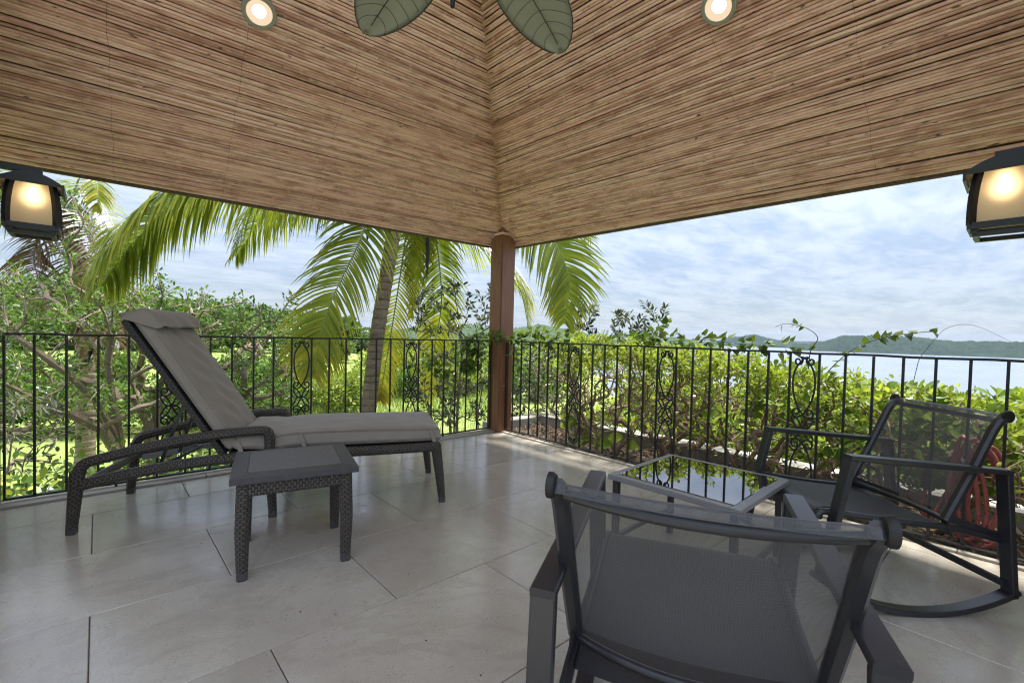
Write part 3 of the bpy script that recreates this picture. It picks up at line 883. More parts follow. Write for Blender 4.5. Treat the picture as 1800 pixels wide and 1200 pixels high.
def railing(name, label, pos, panels, a0, a1, to_world, feet):
    """pos: baluster stations; panels: (s0, s1); to_world(s, off, z)"""
    root = tag(empty(name, to_world(a0, 0, 0)), label, 'railing')
    inv = Matrix.Translation(-root.location)
    def fin(o): o.matrix_basis = inv @ o.matrix_basis; return o
    t = MB(); n = 26
    pts = [to_world(a0 + (a1 - a0) * i / n, 0, ZT + 0.0025 * math.sin(i * 1.9)) for i in range(n + 1)]
    t.bar(pts, 0.030, 0.013, bev=0.003); fin(t.build('top_rail', MT['iron'], root))
    b = MB(); b.bar([to_world(a0, 0, ZB), to_world(a1, 0, ZB)], 0.026, 0.012, bev=0.002); fin(b.build('bottom_rail', MT['iron'], root))
    bm_ = MB(); hb = (ZT - ZB) / 2; bm_.box((0, 0, 0), (0.0125, 0.0125, 2 * hb - 0.011)); bme = bm_.mesh('baluster', MT['iron'], False)
    ang = 0 if abs(to_world(1, 0, 0).x - to_world(0, 0, 0).x) > 0.5 else PI / 2
    for s in pos:
        o = link_mesh('baluster', bme, root); o.matrix_basis = Matrix.Translation(to_world(s, 0, (ZT + ZB) / 2)) @ Matrix.Rotation(ang + rnd.uniform(-.02, .02), 4, 'Z'); fin(o)
    pme, sme = make_panel(panels[0][1] - panels[0][0])
    for s0, s1 in panels:
        o = link_mesh('scroll_panel', pme, root); o.matrix_basis = Matrix.Translation(to_world((s0 + s1) / 2, 0, (ZT + ZB) / 2)) @ Matrix.Rotation(ang, 4, 'Z'); fin(o)
        for sx in (-1, 1):
            for sz in (-1, 1):
                c = link_mesh('scroll', sme, o); c.scale = (sx, 1, sz); c.location = (0, 0.0055 * sx, 0)
    for s in (a0, a1):
        e = MB(); e.bar([to_world(s, 0, 0.03), to_world(s, 0, ZT - 0.008)], 0.034, 0.010, up=(1, 0, 0) if ang == 0 else (0, 1, 0))
        fin(e.build('end_bar', MT['iron'], root))
    for s in feet:
        f = MB(); f.box((0, 0, 0), (0.014, 0.014, 0.03)); f.box((0, 0, -0.014), (0.034, 0.034, 0.006))
        o = f.build('foot', MT['iron'], root, False); o.matrix_basis = Matrix.Translation(to_world(s, 0, 0.0215)); fin(o)
    return root


Lb = [-3.565, -3.429, -3.285, -3.137, -2.99, -2.834, -2.69, -2.556, -2.414, -2.277, -2.144, -1.992, -1.848, -1.706, -1.568, -1.43, -1.29, -1.151, -0.996, -0.846, -0.705, -0.565, -0.425, -0.275]
railing('iron_railing', 'black iron railing with scroll panels behind the lounger', Lb, [(-2.99, -2.834), (-2.144, -1.992), (-1.151, -0.996)], -3.685, -0.112, lambda s, o, z: V((s, o, z)), (-3.2, -1.92, -0.7))
Rb = [-0.261, -0.384, -0.513, -0.641, -0.767, -0.894, -1.027, -1.183, -1.313, -1.444, -1.574, -1.704, -1.832, -1.955, -2.113, -2.245, -2.376, -2.506, -2.635, -2.763, -2.891, -3.051, -3.183, -3.315, -3.446, -3.578, -3.708, -3.838, -3.97]
railing('iron_railing', 'black iron railing with scroll panels in front of the hedge', Rb, [(-1.183, -1.027), (-2.113, -1.955), (-3.051, -2.891)], -0.160, -4.09, lambda s, o, z: V((o, s, z)), (-1.32, -2.38, -3.45))

# ================================================================== LIGHTS AND FAN


def basis(u, v, n, p):
    M = Matrix((u, v, n)).transposed().to_4x4(); M.translation = p; return M


def downlight(p, u, v, label):
    n = u.cross(v)
    inward = n if n.z < 0 else -n                       # points down into the terrace
    root = empty('recessed_downlight'); root.matrix_basis = basis(u, inward.cross(u), inward, p + inward * 0.026)
    tag(root, label, 'ceiling lamp', 'recessed ceiling downlights')
    t = MB(); t.lathe([(0.088, -0.016), (0.088, 0.004), (0.084, 0.008), (0.068, 0.007), (0.065, 0.002)], seg=32); t.build('trim_ring', MT['trim'], root)
    r = MB(); r.lathe([(0.066, 0.006), (0.060, -0.004), (0.050, -0.010), (0.001, -0.0112)], seg=32); r.build('reflector', MT['dish'], root)
    b = MB(); b.lathe([(0.036, -0.0105), (0.030, -0.009), (0.018, -0.007), (0.001, -0.006)], (0.0, 0.0, 0.0), seg=24); b.build('bulb', MT['downlight'], root)
    h = MB(); h.lathe([(0.075, -0.002), (0.075, -0.10), (0.0, -0.10)], seg=20); h.build('housing', MT['rubber'], root)


downlight(V((-2.612, -0.918, 2.852)), uL, vL, 'round recessed downlight glowing warm in the left ceiling slope')
downlight(V((-0.861, -2.75, 2.812)), uR, vR, 'round recessed downlight glowing warm in the right ceiling slope')


def leaf_outline(t):
    """half width of a fan blade along 0..1"""
    return 0.135 * (math.sin(PI * min(1, t * 0.97 + 0.03)) ** 0.62) * (0.82 + 0.26 * t)


def build_fan():
    root = tag(empty('ceiling_fan', (-2.45, -2.70, 2.35)), 'ceiling fan with green grey leaf shaped blades above the terrace', 'fan')
    mo = MB(); mo.lathe([(0.0, 0.20), (0.05, 0.20), (0.095, 0.17), (0.11, 0.11), (0.105, 0.05), (0.07, 0.02), (0.0, 0.015)], seg=32); mo.build('motor', MT['alu'], root)
    ro = MB(); ro.tube([(0, 0, 0.19), (0, 0, 1.28)], 0.014, 12); ro.build('down_rod', MT['alu'], root)
    ca = MB(); ca.lathe([(0.0, 0.0), (0.04, 0.0), (0.075, 0.06), (0.075, 0.09)], (0, 0, 1.22), 24); ca.build('canopy', MT['alu'], root)
    L = 0.56; a0 = math.radians(-42 + 0)
    tip_l = math.atan2(0.743 * 0.48 * 0 + 1, 1)
    # direction of the two blades seen in the photo: forward/left and forward/right of the hub
    fwd = V((math.cos(YAW), math.sin(YAW), 0)); rgt = V((math.sin(YAW), -math.cos(YAW), 0))
    d0 = (fwd * 0.48 - rgt * 0.435).normalized(); ang0 = math.atan2(d0.y, d0.x)
    P = []; nL_ = 22; nW = 9
    for i in range(nL_ + 1):
        t = i / nL_; w = leaf_outline(t) if 0 < i < nL_ else 0.012
        P.append([(0.15 + L * t, w * (-1 + 2 * j / nW), 0.012 * math.sin(PI * t) - 0.05 * ((-1 + 2 * j / nW) ** 2) * 0.25 - 0.05 * t * t + 0.0) for j in range(nW + 1)])
    bl = MB(); bl.grid(P); bme = bl.mesh('blade', MT['fanleaf'])
    vn = MB()
    def zat(x, y):
        t = (x - 0.15) / L; w = max(leaf_outline(min(max(t, 0.02), 0.98)), 0.02)
        return 0.012 * math.sin(PI * t) - 0.0125 * (y / w) ** 2 - 0.05 * t * t - 0.0048
    vn.tube([(0.15 + L * t, 0, zat(0.15 + L * t, 0)) for t in [k / 10 * 0.92 for k in range(11)]], 0.0018, 5)
    for s in (-1, 1):
        for k in range(8):
            t0 = 0.08 + k * 0.105; pts = []
            for q in range(6):
                f = q / 5; t = t0 + 0.10 * f ** 1.4; w = leaf_outline(min(t, 0.97)) * 0.95; y = s * w * f; pts.append((0.15 + L * t, y, zat(0.15 + L * t, y)))
            vn.tube(pts, 0.0010, 4)
    vme = vn.mesh('veins', MT['alu'])
    ed = MB(); pts = [(0.15 + L * i / nL_, (leaf_outline(i / nL_) if 0 < i < nL_ else 0.012), 0) for i in range(nL_ + 1)]
    rim = [(x, y, zat(x, y) + 0.002) for x, y, _ in pts] + [(x, -y, zat(x, y) + 0.002) for x, y, _ in reversed(pts)]
    ed.tube(rim, 0.0022, 5, closed=True); eme = ed.mesh('rim', MT['alu'])
    am = MB(); am.bar([(0.06, 0, 0.06), (0.11, 0, 0.03), (0.24, 0, 0.012)], 0.03, 0.008); ame = am.mesh('blade_arm', MT['alu'])
    for k in range(5):
        o = link_mesh('blade', bme, root); s = o.modifiers.new('s', 'SOLIDIFY'); s.thickness = 0.005
        o.rotation_euler = (math.radians(0), 0, ang0 - k * 2 * PI / 5)
        for nm, me in (('vein', vme), ('rim', eme), ('arm', ame)): link_mesh(nm, me, o)
    ch = MB(); ch.tube([(-0.035, 0.02, 0.03), (-0.035, 0.02, -0.27)], 0.0016, 5)
    c = ch.build('pull_chain', MT['cap'], root)
    kb = MB(); kb.lathe([(0.001, -0.02), (0.0065, -0.018), (0.0075, 0.0), (0.0065, 0.018), (0.001, 0.02)], (-0.035, 0.02, -0.29), 12); kb.build('knob', MT['rubber'], c)


build_fan()


def lantern(loc, rz, label, armlen, size=1.0):
    armlen /= size
    """square lantern with bulging frosted panes; local +X is the wall side, arm runs to it"""
    root = tag(empty('wall_lantern', loc, rz), label, 'lantern')
    Hh = 0.098
    def wid(t):                                          # half width at height t (0 bottom .. 1 top)
        return 0.080 + 0.004 * t - 0.018 * t ** 2.2
    lev = [i / 8 for i in range(9)]
    fr = MB()
    for sx in (-1, 1):
        for sy in (-1, 1):
            fr.bar([(sx * wid(t), sy * wid(t), -Hh + 2 * Hh * t) for t in lev], 0.020, 0.020, up=(sx, -sy, 0))
    for z, t in ((-Hh - 0.004, 0.0),):
        w = wid(t)
        for s in (-1, 1):
            fr.box((s * w, 0, z), (0.022, 2 * w + 0.022, 0.024)); fr.box((0, s * w, z), (2 * w - 0.022, 0.022, 0.024))
    fr.build('frame', MT['iron'], root, False)
    lo = MB(); w = wid(0) - 0.012
    for s in (-1, 1):
        lo.box((s * w, 0, -Hh - 0.034), (0.016, 2 * w + 0.016, 0.016)); lo.box((0, s * w, -Hh - 0.034), (2 * w - 0.016, 0.016, 0.016))
        for q in (-1, 1): lo.box((s * (w + 0.004), q * (w + 0.004), -Hh - 0.022), (0.018, 0.018, 0.02))
    lo.build('lower_rim', MT['iron'], root, False)
    for k in range(4):
        g = MB(); P = []
        for t in lev:
            w = wid(t) - 0.003; P.append([(q * w * 0.90, -w, -Hh + 2 * Hh * t) for q in (-1, -0.5, 0, 0.5, 1)])
        g.grid(P); o = g.build('glass_pane', MT['frost'], root); o.rotation_euler = (0, 0, k * PI / 2)
    # arched roof, ridge along Y
    cp = MB(); nx = 13; A = 0.106; P = []; Q = []
    for i in range(nx):
        x = -A + 2 * A * i / (nx - 1); z = Hh + 0.040 - 0.046 * (abs(x) / A) ** 1.9
        P.append([(x, -A, z), (x, A, z)]); Q.append([(x * 0.985, -A + 0.006, z - 0.012), (x * 0.985, A - 0.006, z - 0.012)])
    cp.grid(P); cp.grid(Q)
    for y in (-A, A):
        cp.add([(-A + 2 * A * i / (nx - 1), y, P[i][0][2]) for i in range(nx)] + [(A * 0.985, y * 0.97, Hh - 0.012), (-A * 0.985, y * 0.97, Hh - 0.012)], [tuple(range(nx)) + (nx, nx + 1)])
    for s in (-1, 1): cp.box((s * A * 0.97, 0, Hh - 0.016), (0.008, 2 * A, 0.034))
    cp.build('lid', MT['iron'], root, False)
    ar = MB(); ar.bar([(-0.03, 0, Hh + 0.066), (armlen, 0, Hh + 0.066)], 0.05, 0.022)
    ar.box((-0.01, 0, Hh + 0.048), (0.04, 0.04, 0.016)); ar.build('arm', MT['iron'], root, False)
    pl = MB(); pl.box((armlen - 0.006, 0, Hh + 0.02), (0.012, 0.10, 0.24)); pl.build('wall_plate', MT['iron'], root, False)
    bu = MB(); bu.lathe([(0.001, -0.040), (0.018, -0.035), (0.030, -0.016), (0.032, 0.002), (0.024, 0.022), (0.013, 0.036), (0.013, 0.06)], (0, 0, 0.045), 20); bu.build('bulb', MT['bulb'], root)
    sk = MB(); sk.lathe([(0.0, 0.115), (0.017, 0.115), (0.017, 0.10), (0.0, 0.10)], (0, 0, 0.0), 14); sk.build('socket', MT['iron'], root)
    root.scale = (size, size, size)
    return root


lantern((-3.515, -0.72, 1.60), PI, 'black lantern with lit frosted glass hanging by the left wall', 0.185, 1.02)
lantern((-0.42, -3.805, 1.680), -PI / 2, 'black lantern with lit frosted glass hanging by the right wall', 0.295, 1.15)
#%%FURN
# ================================================================== FURNITURE


def wicker_leg(pts, w, scale=None, sides=10, up=(1, 0, 0)):
    m = MB(); e = w * 0.30; a = w / 2
    prof = [(-a + e, -a), (0, -a * 1.03), (a - e, -a), (a, -a + e), (a * 1.03, 0), (a, a - e), (a - e, a), (0, a * 1.03), (-a + e, a), (-a, a - e), (-a * 1.03, 0), (-a, -a + e)]
    m.sweep(pts, prof, up, True, scale); return m


def build_lounger():
    root = tag(empty('sun_lounger', (-3.384, -0.728, 0), math.atan2(-0.40579, 0.91397)), 'brown wicker sun lounger with taupe cushion and raised back beside the left railing', 'sun lounger')
    W = 0.62

    def p(x, z, y=0.0): return (x, y, z)
    for y in (0.0, W):
        arm = spline([(0.022, y, 0.30), (0.055, y, 0.352), (0.14, y, 0.378), (0.30, y, 0.418), (0.50, y, 0.456), (0.68, y, 0.478), (0.82, y, 0.487), (0.868, y, 0.482), (0.885, y, 0.455), (0.886, y, 0.36)], 5)
        wicker_leg(arm, 0.050, up=(0, 1, 0)).build('arm', MT['wicker'], root)
        wicker_leg([(0.0, y, 0.03), (0.012, y, 0.18), (0.024, y, 0.315)], 0.056, [0.78, 0.95, 1.05]).build('leg', MT['wicker'], root)
        wicker_leg([(0.905, y, 0.03), (0.895, y, 0.18), (0.886, y, 0.37)], 0.052, [0.80, 0.92, 1.0]).build('leg', MT['wicker'], root)
        wicker_leg([(1.856, y, 0.03), (1.838, y, 0.18), (1.812, y, 0.36)], 0.058, [0.72, 0.92, 1.08]).build('leg', MT['wicker'], root)
        for x in (0.0, 0.905, 1.857):
            c = MB(); c.bar([(x, y, 0.0), (x, y, 0.036)], 0.040, 0.040, up=(1, 0, 0), bev=0.006); c.build('foot_cap', MT['cap'], root)
        rail = spline([(0.045, y, 0.245), (0.20, y, 0.280), (0.42, y, 0.315), (0.68, y, 0.340), (0.95, y, 0.345), (1.30, y, 0.343), (1.66, y, 0.345), (1.835, y, 0.350)], 6)
        wicker_leg(rail, 0.054, up=(0, 1, 0)).build('side_rail', MT['wicker'], root)
    wicker_leg([(1.815, 0.0, 0.348), (1.815, W, 0.348)], 0.052, up=(0, 0, 1)).build('end_rail', MT['wicker'], root)
    wicker_leg([(0.05, 0.0, 0.25), (0.05, W, 0.25)], 0.040, up=(0, 0, 1)).build('end_rail', MT['wicker'], root)
    # woven seat deck
    dk = MB(); dk.box((1.25, W / 2, 0.362), (1.14, W - 0.05, 0.014)); dk.build('seat_deck', MT['wicker_dark'], root, False)
    # back rest frame
    b0, b1 = V((0.655, 0, 0.352)), V((0.205, 0, 1.075)); bd = (b1 - b0).normalized(); bn = V((bd.z, 0, -bd.x))   # towards the sitter
    bf = MB()
    for y in (0.035, W - 0.035): bf.bar([b0 + V((0, y, 0)), b1 + V((0, y, 0))], 0.036, 0.030, up=bn)
    for k in (0.02, 0.5, 0.985): q = b0 + (b1 - b0) * k; bf.bar([q + V((0, 0.035, 0)), q + V((0, W - 0.035, 0))], 0.034, 0.028, up=bn)
    bf.build('back_frame', MT['wicker_dark'], root, False)
    pn = MB(); m = b0 + (b1 - b0) * 0.5 + V((0, W / 2, 0)) - bn * 0.0
    P = [[b0 + (b1 - b0) * (i / 8) + V((0, 0.03 + (W - 0.06) * j / 6, 0)) + bn * 0.008 for j in range(7)] for i in range(9)]
    pn.grid(P); o = pn.build('back_panel', MT['wicker_dark'], root); sdf = o.modifiers.new('s', 'SOLIDIFY'); sdf.thickness = 0.012

    # cushions: rounded slabs with creases
    def cushion(name, x_of, L, Wd, T, y0, seed, wr=0.004, crown=0.010):
        mb = MB(); nu, nv = 46, 26
        def edge(t, n):                                       # rounded edge 0..1..0
            d = min(t, 1 - t) * n; return math.sqrt(max(0.0, 1 - (1 - min(1, d / 0.030)) ** 2)) if d < 0.030 else 1.0
        top, bot = [], []
        us = [0, .006, .014, .026, .04] + [0.06 + 0.88 * i / (nu - 11) for i in range(nu - 10)] + [.96, .974, .986, .994, 1]
        vs_ = [0, .012, .03, .055] + [0.09 + 0.82 * i / (nv - 9) for i in range(nv - 8)] + [.945, .97, .988, 1]
        for u in us:
            rt, rb = [], []
            for v in vs_:
                e = edge(u, L) * edge(v, Wd)
                wv = wr * (math.sin(u * 17 + 3 * math.sin(v * 5 + seed) + seed) * math.sin(v * 9 + u * 6 + seed * 2) + 0.6 * math.sin(u * 41 + v * 13 + seed)) * (0.35 + 0.65 * (1 - abs(2 * v - 1)))
                sd2 = 0.004 * math.sin(u * 60 + seed) * (1 if v in (0, 1) else 0)
                zt = T * (0.30 + 0.70 * e) + crown * math.sin(PI * u) ** 0.5 * math.sin(PI * v) ** 0.5 + wv * e
                zb = T * (0.30 - 0.30 * e)
                rt.append(x_of(u, y0 + Wd * v + sd2, zt)); rb.append(x_of(u, y0 + Wd * v + sd2, zb))
            top.append(rt); bot.append(rb)
        mb.grid(top); mb.grid([r[::-1] for r in bot])
        n, m_ = len(us), len(vs_)
        o = mb.build(name, MT['cushion'], root); return o
    sx0, sx1 = 0.700, 1.850

    def seat_pt(u, y, z):
        x = sx0 + (sx1 - sx0) * u; sag = 0.012 * math.exp(-((u - 0.17) / 0.05) ** 2)
        return V((x, y, 0.376 + z - sag))
    sc_ = cushion('seat_cushion', seat_pt, sx1 - sx0, W - 0.02, 0.088, 0.010, 1.3, 0.0035, 0.026)
    c0 = b0 + bn * 0.026 + bd * 0.010; Lb_ = (b1 - b0).length - 0.005

    def back_pt(u, y, z): return c0 + bd * (Lb_ * u) + bn * z + V((0, y, 0))
    bc = cushion('back_cushion', back_pt, Lb_, W - 0.03, 0.074, 0.015, 4.1, 0.0085, 0.010)
    # head flap hanging over the front of the back cushion
    fl = MB(); P = []
    topq = c0 + bd * Lb_
    prof = [(-0.030, 0.010), (-0.002, 0.060 * 0 + 0.020), (0.022, 0.016), (0.046, 0.010), (0.076, 0.004), (0.094, -0.012), (0.104, -0.040), (0.106, -0.075), (0.101, -0.112), (0.104, -0.122)]
    for a, b in prof:
        P.append([topq + bn * (a + 0.006 * math.sin(j * 1.1 + b * 40) * max(0, -b) * 9) + bd * (b + (0.006 * math.sin(j * 0.9) if b < -0.1 else 0)) + V((0, 0.005 + (W - 0.01) * j / 16, 0)) for j in range(17)])
    fl.grid(P); o = fl.build('head_flap', MT['cushion'], bc); sdf = o.modifiers.new('s', 'SOLIDIFY'); sdf.thickness = 0.006
    for s in (0, 16):
        g = MB(); ring = [P[i][s] for i in range(len(P))]
        yy = V((0, 0.003 if s == 0 else -0.003, 0))
        pts = [q + yy for q in ring] + [c0 + bd * (Lb_ - 0.115) + bn * 0.08 + V((0, 0.006 if s == 0 else W - 0.006, 0))]
        g.add(pts, [tuple(range(len(pts)))]); g.build('flap_side', MT['cushion'], bc)
    # piping along the visible cushion edges
    pp = MB()
    pp.tube([back_pt(u, 0.016, 0.068) for u in [0.02 + 0.85 * i / 20 for i in range(21)]], 0.0032, 6)
    pp.build('piping', MT['cushion'], bc)
    pp = MB(); pp.tube([seat_pt(0.02 + 0.96 * i / 24, 0.012, 0.079 + 0.012 * math.sin(PI * i / 24)) for i in range(25)], 0.003, 6)
    pp.build('piping', MT['cushion'], sc_)
    # tie straps round the frame
    for x, z in ((0.735, 0.40), (1.05, 0.425), (1.79, 0.42)):
        st = MB(); st.bar([(x - 0.012, -0.006 + 0.012, z + 0.03), (x, 0.004, z), (x + 0.018, -0.001, z - 0.05)], 0.003, 0.022, up=(1, 0, 0)); st.build('tie_strap', MT['cushion'], root)
    # ratchet mechanism
    for y in (0.17, W - 0.17):
        s1 = MB(); s1.bar([(0.452, y, 0.70), (0.35, y, 0.40), (0.315, y, 0.285)], 0.016, 0.014, up=(0, 1, 0)); s1.build('back_strut', MT['alu'], root, False)
    for y in (0.10, W - 0.10):
        rt = MB(); rt.bar([(0.10, y, 0.245), (0.56, y, 0.318)], 0.022, 0.030, up=(0, 0, 1))
        for k in range(4): rt.lathe([(0.0, 0.0), (0.009, 0.0), (0.009, 0.003), (0, 0.003)], (0.24 + k * 0.09, y - 0.012, 0.268 + k * 0.0143), 8, Matrix.Rotation(PI / 2, 3, 'X'))
        rt.build('ratchet_bar', MT['alu_grey'], root, False)
    cb = MB(); cb.tube(spline([(0.20, 0.10, 0.235), (0.34, 0.10, 0.30), (0.42, 0.20, 0.325), (0.44, 0.40, 0.325), (0.36, 0.52, 0.30), (0.20, 0.52, 0.235)], 6), 0.008, 8); cb.build('pull_bar', MT['cap'], root)


build_lounger()


def build_side_table():
    root = tag(empty('side_table', (-2.592, -1.588, 0), math.radians(-14.0)), 'small wicker side table with dark slab top in front of the lounger', 'side table')
    hx, hy = 0.205, 0.198
    for sx in (-1, 1):
        for sy in (-1, 1):
            wicker_leg([(sx * hx, sy * hy, 0.032), (sx * (hx + 0.002), sy * (hy + 0.002), 0.20), (sx * (hx - 0.006), sy * (hy - 0.006), 0.414)], 0.056, [0.78, 0.95, 1.06]).build('leg', MT['wicker'], root)
            c = MB(); c.bar([(sx * hx, sy * hy, 0.004), (sx * hx, sy * hy, 0.040)], 0.042, 0.042, up=(1, 0, 0), bev=0.007); k = c.build('foot_cap', MT['cap'], root)
            g = MB(); g.bar([(sx * hx, sy * hy, 0.0), (sx * hx, sy * hy, 0.006)], 0.038, 0.038, up=(1, 0, 0), bev=0.007); g.build('glide', MT['rubber'], k)
    for s in (-1, 1):
        m = MB(); m.bar([(-hx + 0.02, s * hy, 0.382), (hx - 0.02, s * hy, 0.382)], 0.044, 0.062, bev=0.008); m.build('apron', MT['wicker'], root)
        m = MB(); m.bar([(s * hx, -hy + 0.02, 0.382), (s * hx, hy - 0.02, 0.382)], 0.044, 0.062, bev=0.008); m.build('apron', MT['wicker'], root)
    # mitred rim with a flush stone inset
    A, B = 0.252, 0.242; w = 0.062; z0, z1 = 0.412, 0.445
    rm = MB()
    out_ = [(-A, -B), (A, -B), (A, B), (-A, B)]; inn = [(-A + w, -B + w), (A - w, -B + w), (A - w, B - w), (-A + w, B - w)]
    for i in range(4):
        j = (i + 1) % 4; g = 0.0006
        a, b, c, d = out_[i], out_[j], inn[j], inn[i]
        rm.add([(*a, z0), (*b, z0), (*c, z0), (*d, z0), (*a, z1 - 0.008), (*b, z1 - 0.008), (*c, z1 - 0.001), (*d, z1 - 0.001)],
               [(3, 2, 1, 0), (4, 5, 6, 7), (0, 1, 5, 4), (2, 3, 7, 6)])
    rm.build('top_rim', MT['slab_frame'], root, False)
    sl_ = MB(); sl_.box((0, 0, 0.4305), (2 * (A - w) - 0.003, 2 * (B - w) - 0.003, 0.031)); bevel(sl_.build('top_inset', MT['slab'], root, False), 0.002, 1)


build_side_table()


def build_glass_table():
    root = tag(empty('glass_table', (-1.232, -2.902, 0), math.radians(1.5)), 'low square metal table with reflective smoked glass top between the chairs', 'table')
    h = 0.293; z = 0.42
    fr = MB(); w = 0.042
    for s in (-1, 1):
        fr.box((0, s * (h - w / 2), z - 0.012), (2 * h, w, 0.024)); fr.box((s * (h - w / 2), 0, z - 0.012), (w, 2 * h - 2 * w, 0.024))
    bevel(fr.build('top_frame', MT['alu_grey'], root, False), 0.003, 1)
    g = MB(); g.box((0, 0, z - 0.001), (2 * h - 2 * w + 0.012, 2 * h - 2 * w + 0.012, 0.008)); bevel(g.build('glass_top', MT['tableglass'], root, False), 0.002, 1)
    for sx in (-1, 1):
        for sy in (-1, 1):
            l = MB(); l.bar([(sx * (h - 0.03), sy * (h - 0.03), 0.0), (sx * (h - 0.03), sy * (h - 0.03), z - 0.024)], 0.026, 0.026, up=(1, 0, 0)); l.build('leg', MT['alu'], root, False)
    for s in (-1, 1):
        st = MB(); st.bar([(-h + 0.03, s * (h - 0.03), 0.13), (h - 0.03, s * (h - 0.03), 0.13)], 0.018, 0.018); st.build('stretcher', MT['alu'], root, False)


build_glass_table()


def build_chair(loc, yaw, tilt, label):
    """sling rocking chair; local +X is the way it faces, +Y its left"""
    root = tag(empty('rocking_chair', loc, yaw, -tilt), label, 'chair', 'charcoal sling rocking chairs')
    W, AF, AZ = 0.271, 0.307, 0.600; sw = 0.243
    for s in (-1, 1):
        y = s * W
        a = MB(); a.bar([(-AF - 0.012, y, AZ - 0.009), (AF + 0.012, y, AZ - 0.009)], 0.050, 0.020, bev=0.003); a.build('armrest', MT['alu'], root)
        l = MB(); l.bar([(AF, y, AZ - 0.018), (0.372, y, 0.105)], 0.024, 0.050, up=(0, 1, 0), bev=0.003); l.build('front_leg', MT['alu'], root)
        l = MB(); l.bar([(-AF, y, AZ - 0.018), (-0.389, y, 0.106)], 0.024, 0.050, up=(0, 1, 0), bev=0.003); l.build('rear_leg', MT['alu'], root)
        r = MB(); R = 0.76
        pts = []
        for i in range(17):
            x = -0.405 + 0.80 * i / 16; pts.append((x, y, R - math.sqrt(R * R - x * x) + 0.012))
        r.bar(pts, 0.050, 0.022, bev=0.003); r.build('runner', MT['alu'], root)
        for x_, z_ in ((0.335, 0.372), (0.343, 0.335), (-0.352, 0.325), (-0.346, 0.352)):
            bo = MB(); bo.lathe([(0.0, 0.004), (0.006, 0.004), (0.008, 0.0)], (x_, s * (W - 0.026), z_), 8, Matrix.Rotation(s * PI / 2, 3, 'X')); bo.build('bolt', MT['rubber'], root)
        # seat rail and its bracket to the rear leg
        ys = s * (sw + 0.004)
        sr = MB(); sr.tube(spline([(0.395, ys, 0.338), (0.385, ys, 0.358), (0.345, ys, 0.366), (0.10, ys, 0.352), (-0.14, ys, 0.345), (-0.345, ys, 0.315)], 5), 0.0135, 10); sr.build('seat_rail', MT['alu'], root)
        br = MB(); br.bar([(-0.115, ys, 0.392), (-0.135, ys, 0.32)], 0.010, 0.026, up=(0, 1, 0)); br.bar([(-0.125, ys, 0.385), (-0.348, ys, 0.325)], 0.006, 0.030, up=(0, 0, 1)); br.build('bracket', MT['alu'], root, False)
        fb = MB(); fb.tube([(0.345, s * sw, 0.362), (0.345, s * (W - 0.01), 0.362)], 0.010, 8); fb.tube([(-0.340, s * sw, 0.318), (-0.340, s * (W - 0.01), 0.318)], 0.010, 8); fb.build('pin', MT['alu'], root)
        # back rail: wide flat tube, flaring back at the top
        bp = spline([(-0.118, ys, 0.372), (-0.155, ys, 0.46), (-0.205, ys, 0.58), (-0.250, ys, 0.70), (-0.278, ys, 0.765), (-0.312, ys, 0.805)], 5)
        bk = MB(); bk.bar(bp, 0.030, 0.034, up=(0, 1, 0), bev=0.008); k = bk.build('back_rail', MT['alu'], root)
        ec = MB(); ec.lathe([(0.0, 0.0), (0.020, 0.0), (0.024, 0.006), (0.024, 0.014), (0.0, 0.016)], (-0.308, s * (sw + 0.006), 0.803), 16, Matrix.Rotation(-s * PI / 2, 3, 'X')); ec.build('end_cap', MT['rubber'], k)
    # slings
    prof = spline([(-0.128, 0, 0.392), (-0.158, 0, 0.470), (-0.205, 0, 0.585), (-0.248, 0, 0.70), (-0.272, 0, 0.758), (-0.300, 0, 0.800), (-0.318, 0, 0.806), (-0.326, 0, 0.792)], 4)
    P = []
    for q in prof:
        P.append([(q.x - 0.030 * (1 - (2 * j / 14 - 1) ** 2) * (1 if q.z < 0.79 else 0.7), -sw + 2 * sw * j / 14, q.z + 0.004) for j in range(15)])
    m = MB(); m.grid(P); m.build('back_sling', MT['sling'], root)
    prof = spline([(-0.19, 0, 0.345), (-0.10, 0, 0.352), (0.05, 0, 0.354), (0.20, 0, 0.362), (0.32, 0, 0.374), (0.365, 0, 0.374), (0.392, 0, 0.360), (0.400, 0, 0.335), (0.390, 0, 0.318)], 4)
    P = []
    for q in prof:
        sag = 0.016 * max(0, min(1, (0.36 - q.x) / 0.12))
        P.append([(q.x, -sw + 2 * sw * j / 14, q.z - sag * (1 - (2 * j / 14 - 1) ** 2)) for j in range(15)])
    m = MB(); m.grid(P); m.build('seat_sling', MT['sling_seat'], root)
    # bowed cross bars behind the back sling, front and rear seat bars
    for z, x, bow, dn in ((0.784, -0.290, 0.040, 0.004), (0.372, -0.122, 0.050, 0.008)):
        pts = [(x - bow * (1 - (2 * j / 14 - 1) ** 2) - 0.004, -sw + 2 * sw * j / 14, z - dn * (1 - (2 * j / 14 - 1) ** 2)) for j in range(15)]
        c = MB(); c.tube(pts, 0.0105, 10); c.build('cross_bar', MT['alu'], root)
    c = MB(); c.tube([(0.378, -sw, 0.342), (0.378, sw, 0.342)], 0.012, 10); c.build('front_bar', MT['alu'], root)
    c = MB(); c.bar([(-0.389 + 0.02, -W, 0.15), (-0.389 + 0.02, W, 0.15)], 0.02, 0.024); c.build('stretcher', MT['alu'], root, False)
    for zq, nm in ((0.0, 'hem'),):
        h_ = MB()
        for s in (-1, 1):
            h_.tube([V((q[0][0], s * (sw - 0.008), q[0][2] + 0.003)) for q in P[:-6]], 0.004, 5)
        h_.build(nm, MT['rubber'], root)
    return root


